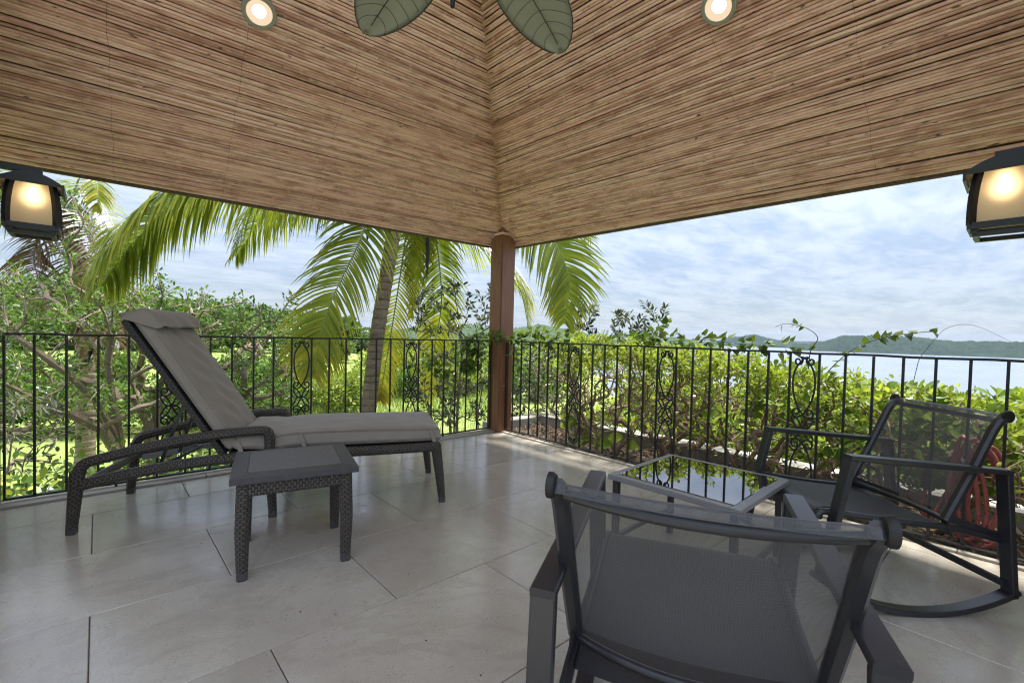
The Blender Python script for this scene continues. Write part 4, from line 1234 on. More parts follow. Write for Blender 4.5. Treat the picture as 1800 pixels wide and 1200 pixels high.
build_chair((-0.752, -3.418, 0.0), 2.429, 0.071, 'charcoal sling rocking chair on the right beside the red hose')
build_chair((-2.212, -3.356, 0.0), 0.492, 0.085, 'charcoal sling rocking chair seen from behind in the foreground')


def build_hose():
    root = tag(empty('garden_hose', (0.13, -3.74, 0.02)), 'coiled red garden hose hanging on the right railing', 'hose')
    pts = []; r = random.Random(4)
    turns = 6; n = 26; RY = (0.10, 0.045, 0.085, 0.060, 0.110, 0.075); OY = (0.0, 0.055, -0.030, 0.035, 0.010, -0.05)
    for i in range(turns * n + 1):
        t = i / n; a = 2 * PI * t
        k = min(int(t), 5); f = t - k; g = f * f * (3 - 2 * f); k2 = min(k + 1, 5)
        ry = RY[k] + (RY[k2] - RY[k]) * g; rz = 0.245 + 0.030 * math.sin(t * 1.7 + 0.5); oy = OY[k] + (OY[k2] - OY[k]) * g
        pts.append((-0.02 + 0.075 * (t / turns) + 0.012 * math.sin(a * 2 + k), ry * math.sin(a) * (1 - 0.25 * math.cos(a)) + oy, 0.29 + rz * math.cos(a) - 0.008 * t))
    pts += [(0.06, 0.03, 0.40), (0.05, 0.12, 0.20), (0.02, 0.17, 0.06), (-0.02, 0.20, 0.13), (-0.02, 0.19, 0.24)]
    m = MB(); m.tube(spline(pts, 2), 0.0105, 8); m.build('coil', MT['hose'], root)
    nz = MB(); nz.lathe([(0.0, 0.0), (0.016, 0.0), (0.020, 0.02), (0.020, 0.05), (0.014, 0.06), (0.014, 0.10), (0.022, 0.11), (0.022, 0.13), (0.0, 0.13)], (-0.02, 0.19, 0.24), 14); nz.build('connector', MT['rubber'], root)
    hk = MB(); hk.tube(spline([(-0.13, 0.0, 0.47), (-0.02, 0.0, 0.50), (0.08, 0.0, 0.50), (0.10, 0.0, 0.55)], 4), 0.008, 8); hk.build('hook', MT['iron'], root)


build_hose()
#%%PLANTS
# ================================================================== VEGETATION
f_cam = 808.43


def at_px(px, py, depth):
    """world point seen at a pixel of the photo at a distance along the view axis (used to survey the plants)"""
    u = (px - 900) / f_cam; v = (py - 610.78) / f_cam
    return CAM + (Fw + Rv * u - Uv * v) * depth


LEAF_SHAPES = {
    # (along, across, lift) outline + faces
    'diamond': ([(0, 0, 0), (0.45, 0.5, 0.06), (1, 0, 0), (0.45, -0.5, 0.06)], [(0, 1, 2), (0, 2, 3)]),
    'oval': ([(0, 0, 0), (0.25, 0.42, 0.05), (0.65, 0.46, 0.06), (1, 0, -0.03), (0.65, -0.46, 0.06), (0.25, -0.42, 0.05)], [(0, 1, 2, 3), (0, 3, 4, 5)]),
    'obovate': ([(0, 0, 0), (0.35, 0.28, 0.04), (0.75, 0.50, 0.07), (0.97, 0.26, 0.02), (1.0, 0, -0.02), (0.97, -0.26, 0.02), (0.75, -0.50, 0.07), (0.35, -0.28, 0.04)], [(0, 1, 2, 3, 4), (0, 4, 5, 6, 7)]),
    'narrow': ([(0, 0, 0), (0.5, 0.5, 0.03), (1, 0, 0), (0.5, -0.5, 0.03)], [(0, 1, 2), (0, 2, 3)]),
}


def leaf_cloud(name, P, D, size, width, mat, parent=None, shape='diamond', tint=None, rs=None, up=0.6):
    """P, D: (N,3) positions and pointing directions; builds N separate small leaf surfaces in one mesh"""
    rs = rs or nr
    P = np.asarray(P, float); D = np.asarray(D, float); N = len(P)
    D = D / (np.linalg.norm(D, axis=1, keepdims=True) + 1e-9)
    upv = rs.normal(size=(N, 3)) * 0.55; upv[:, 2] += up
    S = np.cross(D, upv); S /= (np.linalg.norm(S, axis=1, keepdims=True) + 1e-9)
    Nn = np.cross(S, D)
    size = np.broadcast_to(np.asarray(size, float), (N,)) if np.ndim(size) else np.full(N, size) * rs.uniform(0.7, 1.25, N)
    vs, fs = LEAF_SHAPES[shape]; vs = np.array(vs, float); k = len(vs)
    W = (P[:, None, :] + size[:, None, None] * (D[:, None, :] * vs[None, :, 0:1] + S[:, None, :] * vs[None, :, 1:2] * width + Nn[:, None, :] * vs[None, :, 2:3] * 1.2)).reshape(-1, 3)
    me = bpy.data.meshes.new(name)
    base = np.arange(N) * k
    nf = len(fs); lens = np.array([len(f) for f in fs])
    loops = np.concatenate([np.array(f) for f in fs])
    L = (base[:, None] + loops[None, :]).reshape(-1)
    me.vertices.add(N * k); me.vertices.foreach_set('co', W.reshape(-1))
    me.loops.add(len(L)); me.loops.foreach_set('vertex_index', L.astype(np.int32))
    tot = np.tile(lens, N); st = np.concatenate([[0], np.cumsum(tot)[:-1]])
    me.polygons.add(len(tot)); me.polygons.foreach_set('loop_start', st.astype(np.int32)); me.polygons.foreach_set('loop_total', tot.astype(np.int32))
    tn = (rs.rand(N) if tint is None else np.clip(tint, 0, 1))
    a = me.attributes.new('tint', 'FLOAT', 'POINT'); a.data.foreach_set('value', np.repeat(tn, k).astype(np.float32))
    me.materials.append(mat); me.update(calc_edges=True); me.validate()
    return link_mesh(name, me, parent)


def colonize(roots, attractors, seed=0, step=0.22, sag=0.04, jit=0.05, pref=0.35):
    """grow a branching skeleton: every attractor is joined to the nearest grown node. Returns nodes, parents, counts"""
    rs = np.random.RandomState(seed)
    nodes = []; par = []
    for line in roots:
        for i, p in enumerate(line):
            nodes.append(np.array(p, float)); par.append(-1 if i == 0 else len(nodes) - 2)
    base = nodes[0]
    A = np.asarray(attractors, float)
    A = A[np.argsort(np.linalg.norm(A - base, axis=1) + rs.rand(len(A)) * 0.4)]
    depth = [0.0] * len(nodes)
    for i in range(1, len(nodes)):
        depth[i] = 0 if par[i] < 0 else depth[par[i]] + np.linalg.norm(nodes[i] - nodes[par[i]])
    tips = []
    for a in A:
        M = np.array(nodes); d = np.linalg.norm(M - a, axis=1) + pref * np.array(depth) * 0.25
        k = int(np.argmin(d)); s = nodes[k]; L = np.linalg.norm(a - s); n = max(2, int(L / step))
        prev = k
        # start along the parent's own direction so that forks are acute
        pd = (s - nodes[par[k]]) if par[k] >= 0 else np.array([0, 0, 1.0])
        pd = pd / (np.linalg.norm(pd) + 1e-9) * L * 0.35
        off = rs.normal(size=3) * jit * L
        for i in range(1, n + 1):
            t = i / n; q = (1 - t) ** 2 * s + 2 * t * (1 - t) * (s + pd + off + (a - s) * 0.25) + t * t * a
            q = q + rs.normal(size=3) * 0.012 - np.array([0, 0, sag * L * t * (1 - t)])
            nodes.append(q); par.append(prev); depth.append(depth[prev] + L / n); prev = len(nodes) - 1
        tips.append(prev)
    N = len(nodes); cnt = np.zeros(N)
    for t in tips: cnt[t] += 1
    for i in range(N - 1, -1, -1):
        if par[i] >= 0: cnt[par[i]] += cnt[i]
    return np.array(nodes), np.array(par), np.maximum(cnt, 1), tips


def skeleton_mesh(name, nodes, par, cnt, r_tip, power, mat, parent, rmax=1.0, sides=6):
    N = len(nodes); kids = [[] for _ in range(N)]
    for i in range(N):
        if par[i] >= 0: kids[par[i]].append(i)
    r = np.minimum(r_tip * cnt ** power, rmax); mb = MB()
    starts = [i for i in range(N) if par[i] < 0]
    stack = [(s, None) for s in starts]
    while stack:
        i, p0 = stack.pop(); line = []; rad = []
        if p0 is not None: line.append(nodes[p0]); rad.append(min(r[p0], r[i] * 1.25))
        while True:
            line.append(nodes[i]); rad.append(r[i])
            ks = kids[i]
            if not ks: break
            ks = sorted(ks, key=lambda q: -cnt[q])
            for q in ks[1:]: stack.append((q, i))
            i = ks[0]
        if len(line) >= 2:
            rad[-1] *= 0.5
            sd = sides if rad[0] > 0.012 else (5 if rad[0] > 0.006 else 3)
            mb.tube([V(q) for q in line], 1.0, sd, up=(0.31, 0.11, 0.94), scale=rad, caps=False)
    return mb.build(name, mat, parent)


def twig_leaves(nodes, par, cnt, per, rs, maxcnt=3, spread=0.05, droop=0.0, outward=0.7):
    """leaf positions and directions along the thin outer branches"""
    idx = [i for i in range(len(nodes)) if par[i] >= 0 and cnt[i] <= maxcnt]
    P = []; D = []
    for i in idx:
        a, b = nodes[par[i]], nodes[i]; d = b - a; L = np.linalg.norm(d) + 1e-9; d = d / L
        n = rs.poisson(per * L)
        for _ in range(n):
            t = rs.rand(); s = rs.normal(size=3); s -= d * s.dot(d); s /= np.linalg.norm(s) + 1e-9
            P.append(a + (b - a) * t + s * rs.rand() * spread); v = d * outward + s; v[2] -= droop; D.append(v)
    return np.array(P), np.array(D)


def ellipsoids(spec, n, rs, shell=0.35):
    """random points in a union of ellipsoids [(centre, radii, weight)]"""
    w = np.array([s[2] for s in spec], float); w /= w.sum(); out = []
    for k in rs.choice(len(spec), n, p=w):
        c, r, _ = spec[k]; d = rs.normal(size=3); d /= np.linalg.norm(d); q = rs.rand() ** shell
        out.append(np.array(c) + d * q * np.array(r))
    return np.array(out)


# ------------------------------------------------------------------ palms


def frond(parent, pts, nleaf, leaf_len, seed, mat, tint0, tint1, w=0.030, droop=0.9, r0=0.016, nrm=(0, 0, 1)):
    rs = np.random.RandomState(seed)
    line = spline(pts, 12); n = len(line)
    rc = MB(); rc.tube(line, r0, 6, scale=[1.0 - 0.8 * i / (n - 1) for i in range(n)])
    rac = rc.build('frond', MT['rachis'] if mat is MT['palm'] else MT['bark_brown'], parent)
    vs, fs, tn = [], [], []
    seg = 5
    for k in range(nleaf):
        t = 0.05 + 0.94 * (k / (nleaf - 1)); x = t * (n - 1); i = min(int(x), n - 2); q = line[i].lerp(line[i + 1], x - i)
        tg = (line[i + 1] - line[i]).normalized()
        up = V(nrm).normalized(); sd_ = tg.cross(up)
        if sd_.length < 0.1: sd_ = tg.cross(V((1, 0, 0)))
        sd_.normalize(); nu = sd_.cross(tg)
        ll = leaf_len * (0.50 + 0.50 * math.sin(PI * min(1, 0.18 + 0.80 * t))) * (1 - 0.5 * max(0, t - 0.75) / 0.25)
        for s in (-1, 1):
            if rs.rand() < 0.05: continue
            L = ll * rs.uniform(0.85, 1.08); sw = 0.55 + 0.35 * t + rs.uniform(-0.08, 0.08)
            d = (sd_ * s * math.cos(sw * 0.8) + tg * math.sin(sw * 0.8) + nu * rs.uniform(0.05, 0.35)).normalized()
            g = droop * rs.uniform(0.75, 1.2); p = q.copy(); b = len(vs); wd = w * rs.uniform(0.75, 1.1); tnt = tint0 + (tint1 - tint0) * t + rs.normal() * 0.10
            for m in range(seg + 1):
                f = m / seg; ww = wd * (1.0 if m == 0 else 1.0) * (1 - f) ** 0.55 * (0.6 + 0.4 * min(1, f * 6)) + 0.0008
                wv = tg.cross(d).cross(d); wv = (tg - d * tg.dot(d))
                if wv.length < 1e-4: wv = nu
                wv.normalize(); fold = d.cross(wv) * ww * 0.25
                vs += [p - wv * ww * 0.5 + fold, p + wv * ww * 0.5 + fold]; tn += [tnt + 0.28 * f ** 3] * 2
                if m:
                    c = b + 2 * m; fs.append((c - 2, c - 1, c + 1, c))
                p = p + d * (L / seg); d = (d + V((0, 0, -1)) * g * (0.20 + 0.28 * f)).normalized()
    me = bpy.data.meshes.new('leaflet'); me.from_pydata(vs, [], fs); me.materials.append(mat)
    a = me.attributes.new('tint', 'FLOAT', 'POINT'); a.data.foreach_set('value', np.clip(tn, 0, 1).astype(np.float32))
    o = link_mesh('leaflets', me, rac); o['kind'] = 'stuff'
    return rac


def palm_trunk(parent, pts, r0, r1, seed):
    line = spline(pts, 14); rs = np.random.RandomState(seed); mb = MB(); K = 14
    vs, fs, at = [], [], []
    L = [0]
    for i in range(1, len(line)): L.append(L[-1] + (line[i] - line[i - 1]).length)
    tot = L[-1]; ringz = []; z = 0.0
    while z < tot:
        h = rs.uniform(0.07, 0.135); ringz += [(z, 1.0, 0.15), (z + h * 0.70, 1.035, 0.0), (z + h * 0.80, 1.045, 0.45), (z + h * 0.93, 0.975, 1.0)]; z += h
    for z, k, nd in ringz:
        if z >= tot: break
        i = max(j for j in range(len(L)) if L[j] <= z); i = min(i, len(L) - 2); f = (z - L[i]) / (L[i + 1] - L[i] + 1e-9); p = line[i].lerp(line[i + 1], f); t = z / tot
        r = (r0 + (r1 - r0) * t) * k * (1 + 0.35 * max(0, 0.12 - t) / 0.12); tl = rs.uniform(-0.05, 0.05); ph = rs.rand() * 6
        for q in range(K):
            a = 2 * PI * q / K; rr = r * (1 + rs.uniform(-0.015, 0.015))
            vs.append((p.x + rr * math.cos(a), p.y + rr * math.sin(a), p.z + rr * tl * math.cos(a + ph))); at.append(nd * rs.uniform(0.5, 1.0))
    n = len(vs) // K
    for i in range(n - 1):
        for q in range(K): fs.append((i * K + q, i * K + (q + 1) % K, (i + 1) * K + (q + 1) % K, (i + 1) * K + q))
    me = bpy.data.meshes.new('trunk'); me.from_pydata(vs, [], fs); me.materials.append(MT['palm_bark'])
    a = me.attributes.new('node', 'FLOAT', 'POINT'); a.data.foreach_set('value', at)
    me.polygons.foreach_set('use_smooth', [True] * len(me.polygons))
    return link_mesh('trunk', me, parent)


def build_palm():
    base = at_px(641, 900, 6.0); base.z = -1.85
    root = tag(empty('coconut_palm', base), 'coconut palm with leaning ringed trunk and drooping fronds behind the lounger', 'palm tree')
    B = base
    def loc(px, py, d): return at_px(px, py, d) - B
    crown = loc(722, 322, 6.05)
    palm_trunk(root, [V((0, 0, 0)), loc(641, 800, 6.0), loc(651, 690, 6.0), loc(663, 590, 6.0), loc(677, 500, 6.0), loc(693, 410, 6.02), crown], 0.104, 0.084, 3)
    F = [
        ([crown, loc(668, 330, 5.9), loc(634, 420, 5.7), loc(583, 528, 5.55), loc(562, 600, 5.5), loc(552, 665, 5.5)], 60, 0.72, 0.35, 0.80, 0.75),
        ([crown, loc(722, 350, 6.5), loc(710, 440, 6.6), loc(690, 570, 6.7), loc(673, 670, 6.7), loc(668, 705, 6.7)], 54, 0.46, 0.55, 0.95, 0.7),
        ([crown, loc(748, 340, 6.5), loc(768, 430, 6.8), loc(776, 530, 7.0), loc(764, 610, 7.1), loc(753, 705, 7.1)], 58, 0.56, 0.35, 0.88, 0.8),
        ([crown, loc(760, 370, 6.3), loc(815, 415, 6.4), loc(870, 455, 6.4), loc(912, 505, 6.4), loc(930, 580, 6.4)], 60, 0.90, 0.45, 0.70, 1.0),
        ([crown, loc(800, 320, 6.0), loc(900, 345, 5.9), loc(968, 415, 5.9), loc(1000, 490, 5.9), loc(992, 570, 5.9)], 64, 0.80, 0.32, 0.60, 0.8),
        ([crown, loc(650, 315, 5.8), loc(540, 330, 5.4), loc(420, 322, 5.0), loc(320, 348, 4.8), loc(235, 425, 4.7), loc(178, 505, 4.7)], 110, 1.05, 0.45, 0.50, 2.4),
        ([crown, loc(640, 290, 6.4), loc(540, 320, 6.6), loc(470, 370, 6.7), loc(415, 450, 6.7)], 70, 1.0, 0.40, 0.50, 2.0),
        ([crown, loc(760, 230, 6.8), loc(850, 250, 7.4), loc(960, 330, 7.8), loc(1040, 420, 7.8)], 50, 0.7, 0.3, 0.5, 1.0),
        ([crown, loc(720, 200, 6.2), loc(600, 120, 6.3), loc(480, 150, 6.3), loc(380, 230, 6.3)], 50, 0.8, 0.3, 0.4, 1.0),
        ([crown, loc(730, 330, 6.3), loc(738, 400, 6.6), loc(735, 470, 6.7), loc(722, 560, 6.8)], 44, 0.42, 0.45, 0.8, 1.0),
    ]
    tw = -(V((math.cos(YAW), math.sin(YAW), 0))) + V((0, 0, 0.45))          # these blades hang turned towards the house
    for i, (pts, n, ll, t0, t1, dr) in enumerate(F):
        frond(root, pts, int(n * 2.1), ll * 1.05, 50 + i, MT['palm'], t0, t1, 0.036, dr, 0.016, tw if i in (0, 1, 2, 4, 7, 8) else (0, 0, 1))
    sp = MB()
    for px, py0, py1 in ((646, 395, 425), (751, 400, 490)):
        sp.tube([loc(px, py0, 6.2), loc(px + 1, (py0 + py1) / 2, 6.2), loc(px - 1, py1, 6.2)], 0.03, 6, scale=[0.5, 1.0, 0.15])
    sp.build('spathe', MT['rubber'], root)


build_palm()


def build_left_palm():
    base = at_px(150, 620, 8.0); base.z = -1.8
    root = tag(empty('coconut_palm', base), 'palm with hanging brown dead fronds behind the tree on the left', 'palm tree')
    B = base
    def loc(px, py, d): return at_px(px, py, d) - B
    crown = loc(125, 350, 8.2)
    palm_trunk(root, [V((0, 0, 0)), loc(150, 640, 8.1), loc(142, 520, 8.1), crown], 0.14, 0.11, 8)
    for i, (pts, n, ll, mt, t0, t1) in enumerate([
        ([crown, loc(60, 350, 7.6), loc(-10, 400, 7.2), loc(-60, 500, 7.0)], 70, 0.9, 'palm', 0.2, 0.3),
        ([crown, loc(80, 400, 7.6), loc(60, 460, 7.4), loc(95, 560, 7.2)], 50, 0.8, 'palm_dry', 0.3, 0.6),
        ([crown, loc(140, 380, 7.8), loc(175, 470, 7.6), loc(195, 540, 7.5), loc(210, 610, 7.5)], 60, 0.85, 'palm_dry', 0.3, 0.8),
        ([crown, loc(110, 400, 7.8), loc(125, 480, 7.6), loc(150, 560, 7.6), loc(165, 640, 7.6)], 50, 0.75, 'palm_dry', 0.2, 0.6),
        ([crown, loc(150, 330, 7.6), loc(200, 400, 7.3), loc(190, 480, 7.3), loc(170, 560, 7.3)], 60, 0.7, 'palm', 0.4, 0.75),
        ([crown, loc(60, 320, 8.0), loc(20, 330, 7.8), loc(-40, 380, 7.6)], 60, 0.9, 'palm', 0.2, 0.3),
        ([crown, loc(150, 290, 7.4), loc(166, 305, 7.0), loc(172, 345, 6.9), loc(170, 372, 6.9)], 36, 0.35, 'palm', 0.55, 0.8),
    ]):
        frond(root, pts, int(n * 1.4), ll, 80 + i, MT[mt], t0, t1, 0.034, 1.1)


build_left_palm()

# ------------------------------------------------------------------ the spreading tree on the left


def build_left_tree():
    base = V((-2.95, 4.75, -1.9))
    root = tag(empty('fruit_tree', base), 'spreading small leaved tree with several grey stems outside the left railing', 'tree')
    rs = np.random.RandomState(21)
    B = base
    def w(px, py, d): return np.array(at_px(px, py, d) - B)
    trunk1 = [np.array((0, 0, 0.0)), w(212, 790, 6.6), w(205, 740, 6.55), w(196, 690, 6.5), w(190, 640, 6.5), w(196, 580, 6.4), w(198, 520, 6.3)]
    trunk2 = [np.array((0.35, 0.3, 0.0)), w(262, 790, 6.9), w(262, 745, 6.9), w(240, 700, 6.9), w(228, 660, 6.8), w(225, 610, 6.7), w(215, 540, 6.5)]
    trunk3 = [np.array((0.4, 0.35, 0.0)), w(268, 790, 6.95), w(272, 730, 7.0), w(275, 690, 7.0), w(300, 640, 7.0), w(345, 590, 7.0)]
    trunk4 = [np.array((0.1, 0.0, 0.0)), w(205, 795, 6.5), w(180, 755, 6.3), w(120, 725, 6.0), w(60, 700, 5.7), w(0, 670, 5.4)]
    trunk5 = [np.array((0.05, 0.1, 0.0)), w(200, 760, 6.5), w(165, 700, 6.3), w(110, 650, 6.0), w(40, 600, 5.7), w(-20, 570, 5.5)]
    trunk6 = [np.array((0.45, 0.4, 0.0)), w(300, 770, 7.0), w(350, 730, 7.0), w(430, 690, 6.9), w(500, 650, 6.8)]
    spec = [(w(40, 600, 5.9), (1.5, 1.3, 0.95), 3.2), (w(150, 560, 6.2), (1.3, 1.2, 0.8), 2.2), (w(60, 500, 6.6), (1.2, 1.2, 0.55), 1.4), (w(60, 720, 5.8), (1.2, 1.0, 0.6), 1.4),
            (w(330, 560, 7.2), (1.3, 1.1, 0.50), 2.4), (w(430, 580, 7.1), (1.0, 1.0, 0.45), 2.4), (w(420, 660, 6.9), (1.0, 0.9, 0.6), 2.6), (w(330, 650, 7.3), (1.0, 1.0, 0.7), 1.6), (w(490, 640, 7.0), (0.6, 0.6, 0.5), 1.3), (w(250, 520, 7.0), (1.0, 1.0, 0.4), 1.2), (w(100, 680, 6.4), (1.3, 1.0, 0.5), 1.6), (w(330, 700, 7.2), (1.1, 0.9, 0.45), 1.8), (w(440, 715, 7.0), (0.9, 0.8, 0.35), 1.4)]
    A = ellipsoids(spec, 760, rs, 0.5)
    extra = [w(516, 517, 6.6), w(505, 535, 6.6), w(480, 565, 6.7), w(128, 330, 6.0), w(150, 400, 6.0), w(120, 440, 6.0), w(140, 370, 6.0)]
    A = np.vstack([A, extra])
    nodes, par, cnt, tips = colonize([trunk1, trunk2, trunk3, trunk4, trunk5, trunk6], A, 5, 0.16, 0.02, 0.06)
    skeleton_mesh('trunk', nodes, par, cnt, 0.0065, 0.50, MT['bark_grey'], root, 0.105)
    P, D = twig_leaves(nodes, par, cnt, 120, rs, 4, 0.10, 0.1)
    keep = P[:, 2] > 0.45; P, D = P[keep], D[keep]
    o = leaf_cloud('foliage', P, D, 0.064, 0.42, MT['leaf_tree'], root, 'oval', rs=rs, tint=rs.beta(1.6, 1.6, len(P))); o['kind'] = 'stuff'
    for px, py, d, r in ((212, 707, 6.3, 0.050), (118, 722, 5.9, 0.036)):
        c = V(w(px, py, d)); f = MB(); f.lathe([(0.001, -1), (0.5, -0.87), (0.87, -0.5), (1, 0), (0.87, 0.5), (0.5, 0.87), (0.12, 0.98), (0.06, 1.15), (0.0, 1.15)], (0, 0, 0), 16)
        o = f.build('fruit', MT['fruit'], root); o.location = c; o.scale = (r, r, r)
    return root


build_left_tree()


# ------------------------------------------------------------------ leafy background shrubs near the lawn


def bush_mesh(seed, n, mat, shape='oval', size=0.10, wd=0.5, flat=0.8):
    rs = np.random.RandomState(seed)
    spec = [(np.array([rs.uniform(-0.55, 0.55), rs.uniform(-0.55, 0.55), 0.45 + rs.uniform(0, 0.35)]), np.array([1, 1, flat]) * rs.uniform(0.30, 0.5), 1) for _ in range(11)]
    P = ellipsoids(spec, n, rs, 0.33); P[:, 2] = np.abs(P[:, 2])
    D = P - np.array([0, 0, 0.3]) + rs.normal(size=P.shape) * 0.5
    tint = np.clip(rs.beta(1.5, 1.5, n) * 0.75 + 0.25 * (fbm(P[:, 0] * 3 + 9, P[:, 1] * 3 + P[:, 2] * 2 + 9, seed)), 0, 1)
    o = leaf_cloud('crown', P, D, size, wd, mat, None, shape, tint, rs)
    me = o.data; bpy.data.objects.remove(o); return me


def place_mesh(name, me, loc, sc, rz, label, cat, group):
    o = link_mesh(name, me, None, loc); o.scale = sc; o.rotation_euler = (0, 0, rz); return tag(o, label, cat, group)


ORD = ['first', 'second', 'third', 'fourth', 'fifth', 'sixth', 'seventh', 'eighth', 'ninth', 'tenth', 'eleventh', 'twelfth', 'thirteenth', 'fourteenth', 'fifteenth']


def by_bearing(objs, text):
    """labels things by their order from the left of the view"""
    objs = sorted(objs, key=lambda o: -math.atan2(o.location.y - CAM.y, o.location.x - CAM.x))
    for i, o in enumerate(objs): o['label'] = text % ORD[i]


def bushes():
    made = []
    mes = [bush_mesh(200 + i, 1900, MT[('leaf_yellow', 'leaf_tree', 'leaf_hedge')[i]], size=0.11) for i in range(3)]
    spots = [(575, 690, 15.5, 1.5), (610, 692, 17.5, 1.3), (640, 690, 18.5, 1.4), (540, 700, 17, 1.3), (700, 690, 20, 1.5), (760, 686, 22, 1.7), (815, 690, 21, 1.5), (500, 700, 19, 1.8), (735, 692, 24, 1.9), (670, 690, 23, 2.0), (790, 690, 25, 2.1), (845, 690, 24, 2.0), (890, 690, 26, 2.1), (930, 690, 20, 1.7), (975, 690, 22, 1.9)]
    for i, (px, py, d, s) in enumerate(spots):
        p = at_px(px, 700, d); p.z = float(terrain_z(p.x, p.y)) - 0.1
        made.append(place_mesh('bush', mes[i % 3], p, (s, s, s * 0.95), i * 1.3, 'bush', 'bush', 'bushes along the far edge of the lawn'))
    by_bearing(made, '%s leafy bush from the left along the lawn\'s far edge')


bushes()


def forest():
    rs = np.random.RandomState(77)
    mes = []
    for i in range(6):
        k = 900; spec = [(np.array([rs.uniform(-0.6, 0.6), rs.uniform(-0.6, 0.6), rs.uniform(0.55, 1.1)]), np.array([1, 1, 0.75]) * rs.uniform(0.28, 0.48), 1) for _ in range(10)]
        P = ellipsoids(spec, k, rs, 0.30); D = P - np.array([0, 0, 0.6]) + rs.normal(size=P.shape) * 0.35
        tint = np.clip(0.5 + 0.35 * rs.normal(size=k) * 0.7, 0, 1) * 0.7 + (i % 3) * 0.14
        o = leaf_cloud('forest_tree', P, D, 0.17, 0.75, MT['leaf_forest'], None, 'oval', tint, rs); mes.append(o.data); bpy.data.objects.remove(o)
    n = 0; tries = 0; placed = []
    while n < 285 and tries < 20000:
        tries += 1
        px = rs.uniform(-80, 1010); r = 34 + 185 * rs.rand() ** 0.6
        b = bearing_of(px); x = CAM.x + r * math.cos(b); y = CAM.y + r * math.sin(b)
        s = rs.uniform(3.2, 5.6) * (0.60 + 0.40 * min(1, r / 120))
        if any((x - q[0]) ** 2 + (y - q[1]) ** 2 < (0.55 * (s + q[2])) ** 2 for q in placed): continue
        # the open grassy top on the left of the hill
        if 480 < px < 560 and r > 150: continue
        z = float(terrain_z(x, y)); lim = float(np.interp(px, [430, 540, 600, 660, 700, 900, 960, 1010], [0.050, 0.034, 0.022, 0.008, -0.010, -0.016, -0.006, -0.004]))
        if (z - 0.5 + s * 1.30 - 1.05) / r > lim: continue
        placed.append((x, y, s))
        o = link_mesh('forest_tree', mes[n % 6], None, (x, y, z - 0.5)); o.scale = (s, s, s * rs.uniform(0.85, 1.15)); o.rotation_euler = (0, 0, rs.rand() * 6)
        k = 0 if r < 95 else (1 if r < 155 else 2)
        tag(o, ('round green tree at the foot of the wooded hillside', 'round green tree halfway up the wooded hillside', 'small distant green tree high on the wooded hillside')[k], 'tree', ('trees at the foot of the hillside', 'trees halfway up the hillside', 'trees high on the hillside')[k]); n += 1


forest()

# tall grass on the lawn
def grass():
    rs = np.random.RandomState(5); n = 26000
    px = rs.uniform(330, 900, n); r = 8 + 20 * rs.rand(n) ** 0.8
    b = YAW - np.arctan((px - 900) / f_cam); x = CAM.x + r * np.cos(b); y = CAM.y + r * np.sin(b); z = terrain_z(x, y)
    P = np.stack([x, y, z - 0.01], 1); D = rs.normal(size=(n, 3)) * 0.35; D[:, 2] += 1
    o = leaf_cloud('lawn_grass', P, D, 0.10 + 0.16 * rs.rand(n) * (r > 15) + 0.05, 0.10, MT['grassblade'], None, 'narrow', None, rs, up=0.0)
    tag(o, 'bright green grass on the lawn below the terrace', 'grass', kind='stuff')


grass()


def groundcover():
    """variegated leafy ground cover under the left railing"""
    rs = np.random.RandomState(15); n = 9000
    x = rs.uniform(-4.6, -1.2, n); y = 0.5 + 3.0 * rs.rand(n); h = 0.15 + 0.75 * fbm(x * 1.4, y * 1.4, 44)
    z = -1.75 + (1.1 + h) * np.sqrt(rs.rand(n)) * (0.75 + 0.25 * (y < 2.2))
    P = np.stack([x, y, z], 1); D = rs.normal(size=(n, 3)); D[:, 2] += 0.4
    o = leaf_cloud('groundcover', P, D, 0.075, 0.55, MT['leaf_cover'], None, 'oval', rs.rand(n), rs)
    tag(o, 'variegated yellow and green leafy ground cover below the left railing', 'ground cover', kind='stuff')


groundcover()


def slender_shrub(name, label, base, tips, stems, leafmat, barkmat, size, wd, per, seed, shape='oval', rtip=0.003, power=0.45, maxcnt=4, zmin=None, cat='shrub', group=None, rmax=0.03):
    rs = np.random.RandomState(seed); root = tag(empty(name, base), label, cat, group)
    B = np.array(base)
    nodes, par, cnt, tp = colonize([[np.array(q) - B for q in s] for s in stems], np.array([np.array(t) - B for t in tips]), seed, 0.08, 0.0, 0.08)
    skeleton_mesh('stem', nodes, par, cnt, rtip, power, barkmat, root, rmax, 5)
    P, D = twig_leaves(nodes, par, cnt, per, rs, maxcnt, 0.03, 0.0, 0.9)
    if zmin is not None: k = P[:, 2] + B[2] > zmin; P, D = P[k], D[k]
    if len(P):
        o = leaf_cloud('foliage', P, D, size, wd, leafmat, root, shape, rs.rand(len(P)), rs); o['kind'] = 'stuff'
    return root


